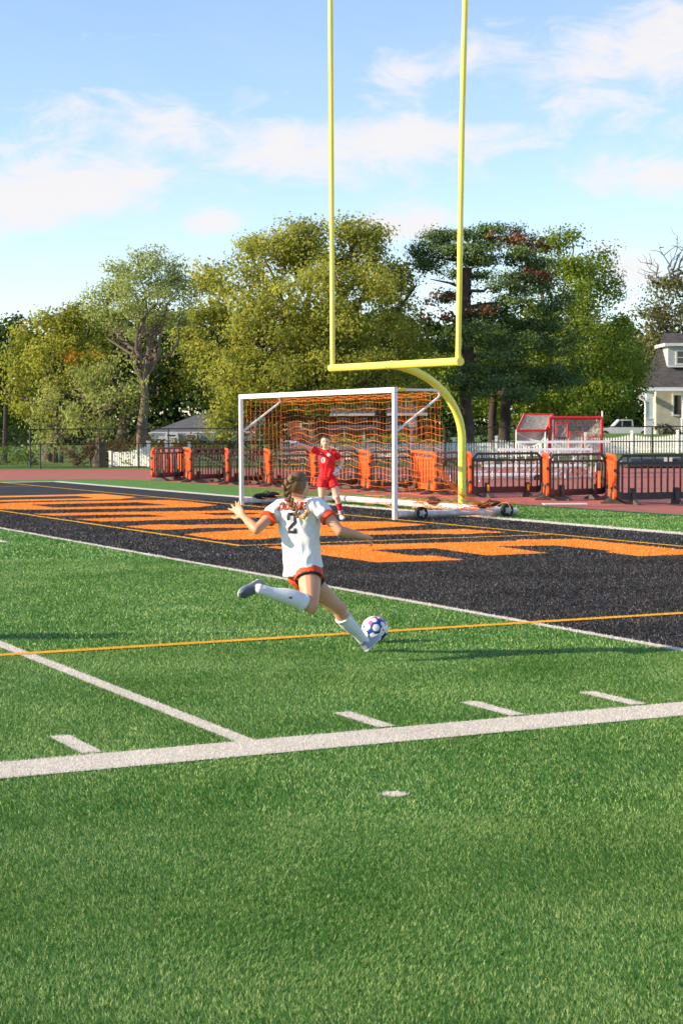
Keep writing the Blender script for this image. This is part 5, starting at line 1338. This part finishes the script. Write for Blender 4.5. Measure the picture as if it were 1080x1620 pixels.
# braid
hr = [(466, 756, 13.36, .022), (459, 760, 13.35, .026), (454, 768, 13.34, .028), (452.5, 775, 13.35, .028), (454, 783, 13.36, .026), (457.5, 790, 13.36, .025), (461.5, 797, 13.36, .023), (465, 803.5, 13.355, .021), (468.5, 810, 13.35, .019), (471, 815, 13.345, .017), (473, 818.5, 13.34, .014)]
pth = [A_(a, b, d) for a, b, d, r in hr]; rads = [q[3] for q in hr]
bmesh_b = MB(); n = 19
braid = MB()
for i in range(n):
    t = i/(n-1)*(len(pth)-1); k = min(int(t), len(pth)-2); c = pth[k].lerp(pth[k+1], t-k); r = rads[k]*(1-(t-k))+rads[k+1]*(t-k)
    tg = (pth[k+1]-pth[k]).normalized(); sd_ = tg.cross(-GF).normalized(); q = 1 if i % 2 else -1
    d1 = (tg*.75-sd_*q*.75).normalized(); d2 = d1.cross(GF).normalized()
    mb = MB(); mb.ell(c+sd_*q*r*.52-GF*.004, r*1.18, r*.62, r*.70, d1, d2, -GF, 12, 8); mb.build('braid_strand', M['hair'], kick, smooth=True)
mb = MB(); mb.tube([A_(473, 818, 13.34), A_(475, 820, 13.335)], [.012, .011], 10); mb.build('hair_tie', M['shorts_black'], kick)
mb = MB(); rr = random.Random(3)
for k in range(46):
    a = A_(474.5+rr.gauss(0, .7), 819+rr.gauss(0, .8), 13.335+rr.gauss(0, .008)); b = A_(480+rr.gauss(0, 1.4), 817.5+rr.gauss(0, 1.8), 13.31+rr.gauss(0, .015)); c = A_(488+rr.gauss(0, 2.2), 809+rr.gauss(0, 3), 13.30+rr.gauss(0, .02))
    mb.tube([a, b, c], [.006, .0055, .0015], 5)
mb.build('braid_tail', M['hair_tip'], kick, smooth=True)
mb = MB()
for k in range(34):     # loose hair drawn back from the temples
    th = rr.uniform(-1.1, 1.5); cc = J['head']+ax['u']*.02; a = cc+ax['s']*math.sin(th)*.084+ax['f']*math.cos(th)*.03+ax['u']*rr.uniform(.03, .095); b = A_(462, 758, 13.37)
    m_ = (a+b)/2; m_ = cc+(m_-cc).normalized()*.101; a = cc+(a-cc).normalized()*.096
    mb.tube([a, m_, b], [.0015, .0025, .003], 5)
mb.build('loose_hair', M['hair'], kick, smooth=True)

# goalkeeper, facing the kicker, right arm pointing out
D0 = 34.2
J = dict(pelvis=A_(518, 756, D0), waist=A_(518, 743, D0), chest=A_(517, 726, D0), neck=A_(515, 712, D0), head=A_(514, 699.5, D0-.02),
 shR=A_(503, 714.5, D0+.02), elR=A_(483, 706.5, D0-.06), wrR=A_(467, 700.5, D0-.16), shL=A_(530.5, 716, D0), elL=A_(541, 731, D0+.12), wrL=A_(535, 743, D0-.06),
 hipR=A_(510, 760, D0), knR=A_(508.5, 786, D0-.05), anR=A_(513, 812, D0+.05), hipL=A_(525, 760, D0), knL=A_(533, 786, D0-.08), anL=A_(539, 811, D0-.02),
 )
J['heelR'] = J['anR']-Vector((0, 0, 1))*(J['anR'].z-.02)+GF*.05; J['toeR'] = J['heelR']-GF*.22-GR*.08
J['heelL'] = J['anL']-Vector((0, 0, 1))*(J['anL'].z-.02)+GF*.05; J['toeL'] = J['heelL']-GF*.22+GR*.05
for S in 'LR': J['calf'+S] = GF.copy()
hands = {'R': dict(d=-GR*.95+Vector((0, 0, .25))-GF*.2, n=Vector((0, 0, -1)), thumb=-GF, curl=.12, spread=.12), 'L': dict(d=-GR*.55-Vector((0, 0, .75))-GF*.2, n=GF-GR*.3, thumb=-GR+Vector((0, 0, .2)), curl=.6, spread=.1)}
keeper, shirt, shorts, bt, ax = person(gd(520, D0, 0), 'goalkeeper in all red kit number 0 pointing with one arm inside the goal', J, fdir(182), fdir(184), fdir(176), Vector((.03, 0, 1)),
    M['shirt_red'], M['shirt_red'], M['sock_red'], (M['shoe_white'], M['shoe_white']), None, M['hair_dark'], gloves=True, hands=hands, short_len={'L': .42, 'R': .42}, sock_drop=(.42, .42), shirt_hem=.02, sleeve=.34, vox=.0075, skin='skin_fair')
Xk = GR.copy(); Yk = Vector((0, 0, 1))
print_on(bt, A_(509.5, 731.5, D0-.1), Xk, Yk, '0', .042, .085, 0, .022, M['ink_white'], 'number', shirt, .004)
o_ = A_(517.5, 721.5, D0-.1); 
for dx, dz, r_ in ((.02, .03, .028), (.045, .02, .026), (.03, .005, .022)):
    P = o_+GR*dx+Vector((0, 0, dz)); h_ = bt.ray_cast(P-GF*.4, GF)
    if h_[0] is not None: mb = MB(); mb.ell(h_[0]-GF*.0, r_, r_, .006, GR, Vector((0, 0, 1)), GF, 12, 6); mb.build('crest', M['ink_white'], shirt, smooth=True)
P = A_(507.5, 717.5, D0-.1); h_ = bt.ray_cast(P-GF*.4, GF)
if h_[0] is not None: mb = MB(); mb.ell(h_[0], .013, .02, .005, GR, Vector((0, 0, 1)), GF, 10, 6); mb.build('maker_mark', M['ink_white'], shirt, smooth=True)
# white lower sock tape
for S in 'L':
    a = J['knL'].lerp(J['anL'], .86); b = J['anL']-Vector((0, 0, .02)); mb = MB(); mb.tube([a, b], [.0435, .042], 16); mb.build('ankle_tape', M['sock_white'], keeper, smooth=True)
    c = J['knL'].lerp(J['anL'], .95); mb = MB(); mb.tube([c+Vector((0, 0, .012)), c-Vector((0, 0, .012))], .0455, 16); mb.build('ankle_band', M['ink_black'], keeper)

# a team mate standing just outside the picture on the left, whose shadow falls into it
hd = Vector((-to_sun.x, -to_sun.y, 0)).normalized(); tipp = gp(225, 1004); base = tipp-hd*(1.68/math.tan(SUN_EL))
base.z = 0; f1 = -hd.cross(Vector((0, 0, 1))).normalized()
def rel(s_, f, z): return base+hd*s_+f1*f+Vector((0, 0, z))
# stands side-on so that the narrow shadow matches
lf = hd
J = dict(pelvis=rel(0, 0, .90), waist=rel(0, 0, 1.03), chest=rel(0, 0, 1.20), neck=rel(0, 0, 1.40), head=rel(0, 0, 1.53),
 shL=rel(.0, .165, 1.36), elL=rel(.02, .21, 1.10), wrL=rel(.1, .2, .88), shR=rel(0, -.165, 1.36), elR=rel(.0, -.2, 1.62), wrR=rel(.02, -.12, 1.86),
 hipL=rel(0, .09, .88), knL=rel(.06, .11, .48), anL=rel(.0, .12, .09), hipR=rel(0, -.09, .88), knR=rel(.0, -.12, .48), anR=rel(-.1, -.14, .09))
for S in 'LR':
    J['heel'+S] = Vector((J['an'+S].x, J['an'+S].y, .015))-lf*.05; J['toe'+S] = J['heel'+S]+lf*.24; J['calf'+S] = -lf
hands = {'L': dict(d=Vector((0, 0, -1))+lf*.3, n=f1*-1, thumb=lf, curl=.3, spread=.08), 'R': dict(d=Vector((0, 0, 1)), n=lf, thumb=f1, curl=.1, spread=.1)}
person(base, 'team mate in white jersey with one raised arm just outside the left edge', J, lf, lf, lf, Vector((0, 0, 1)), M['shirt_white'], M['shorts_orange'], M['sock_white'], (M['shoe_white'], M['shoe_white']), M['cuff_orange'], M['hair_dark'], hands=hands, vox=.010)
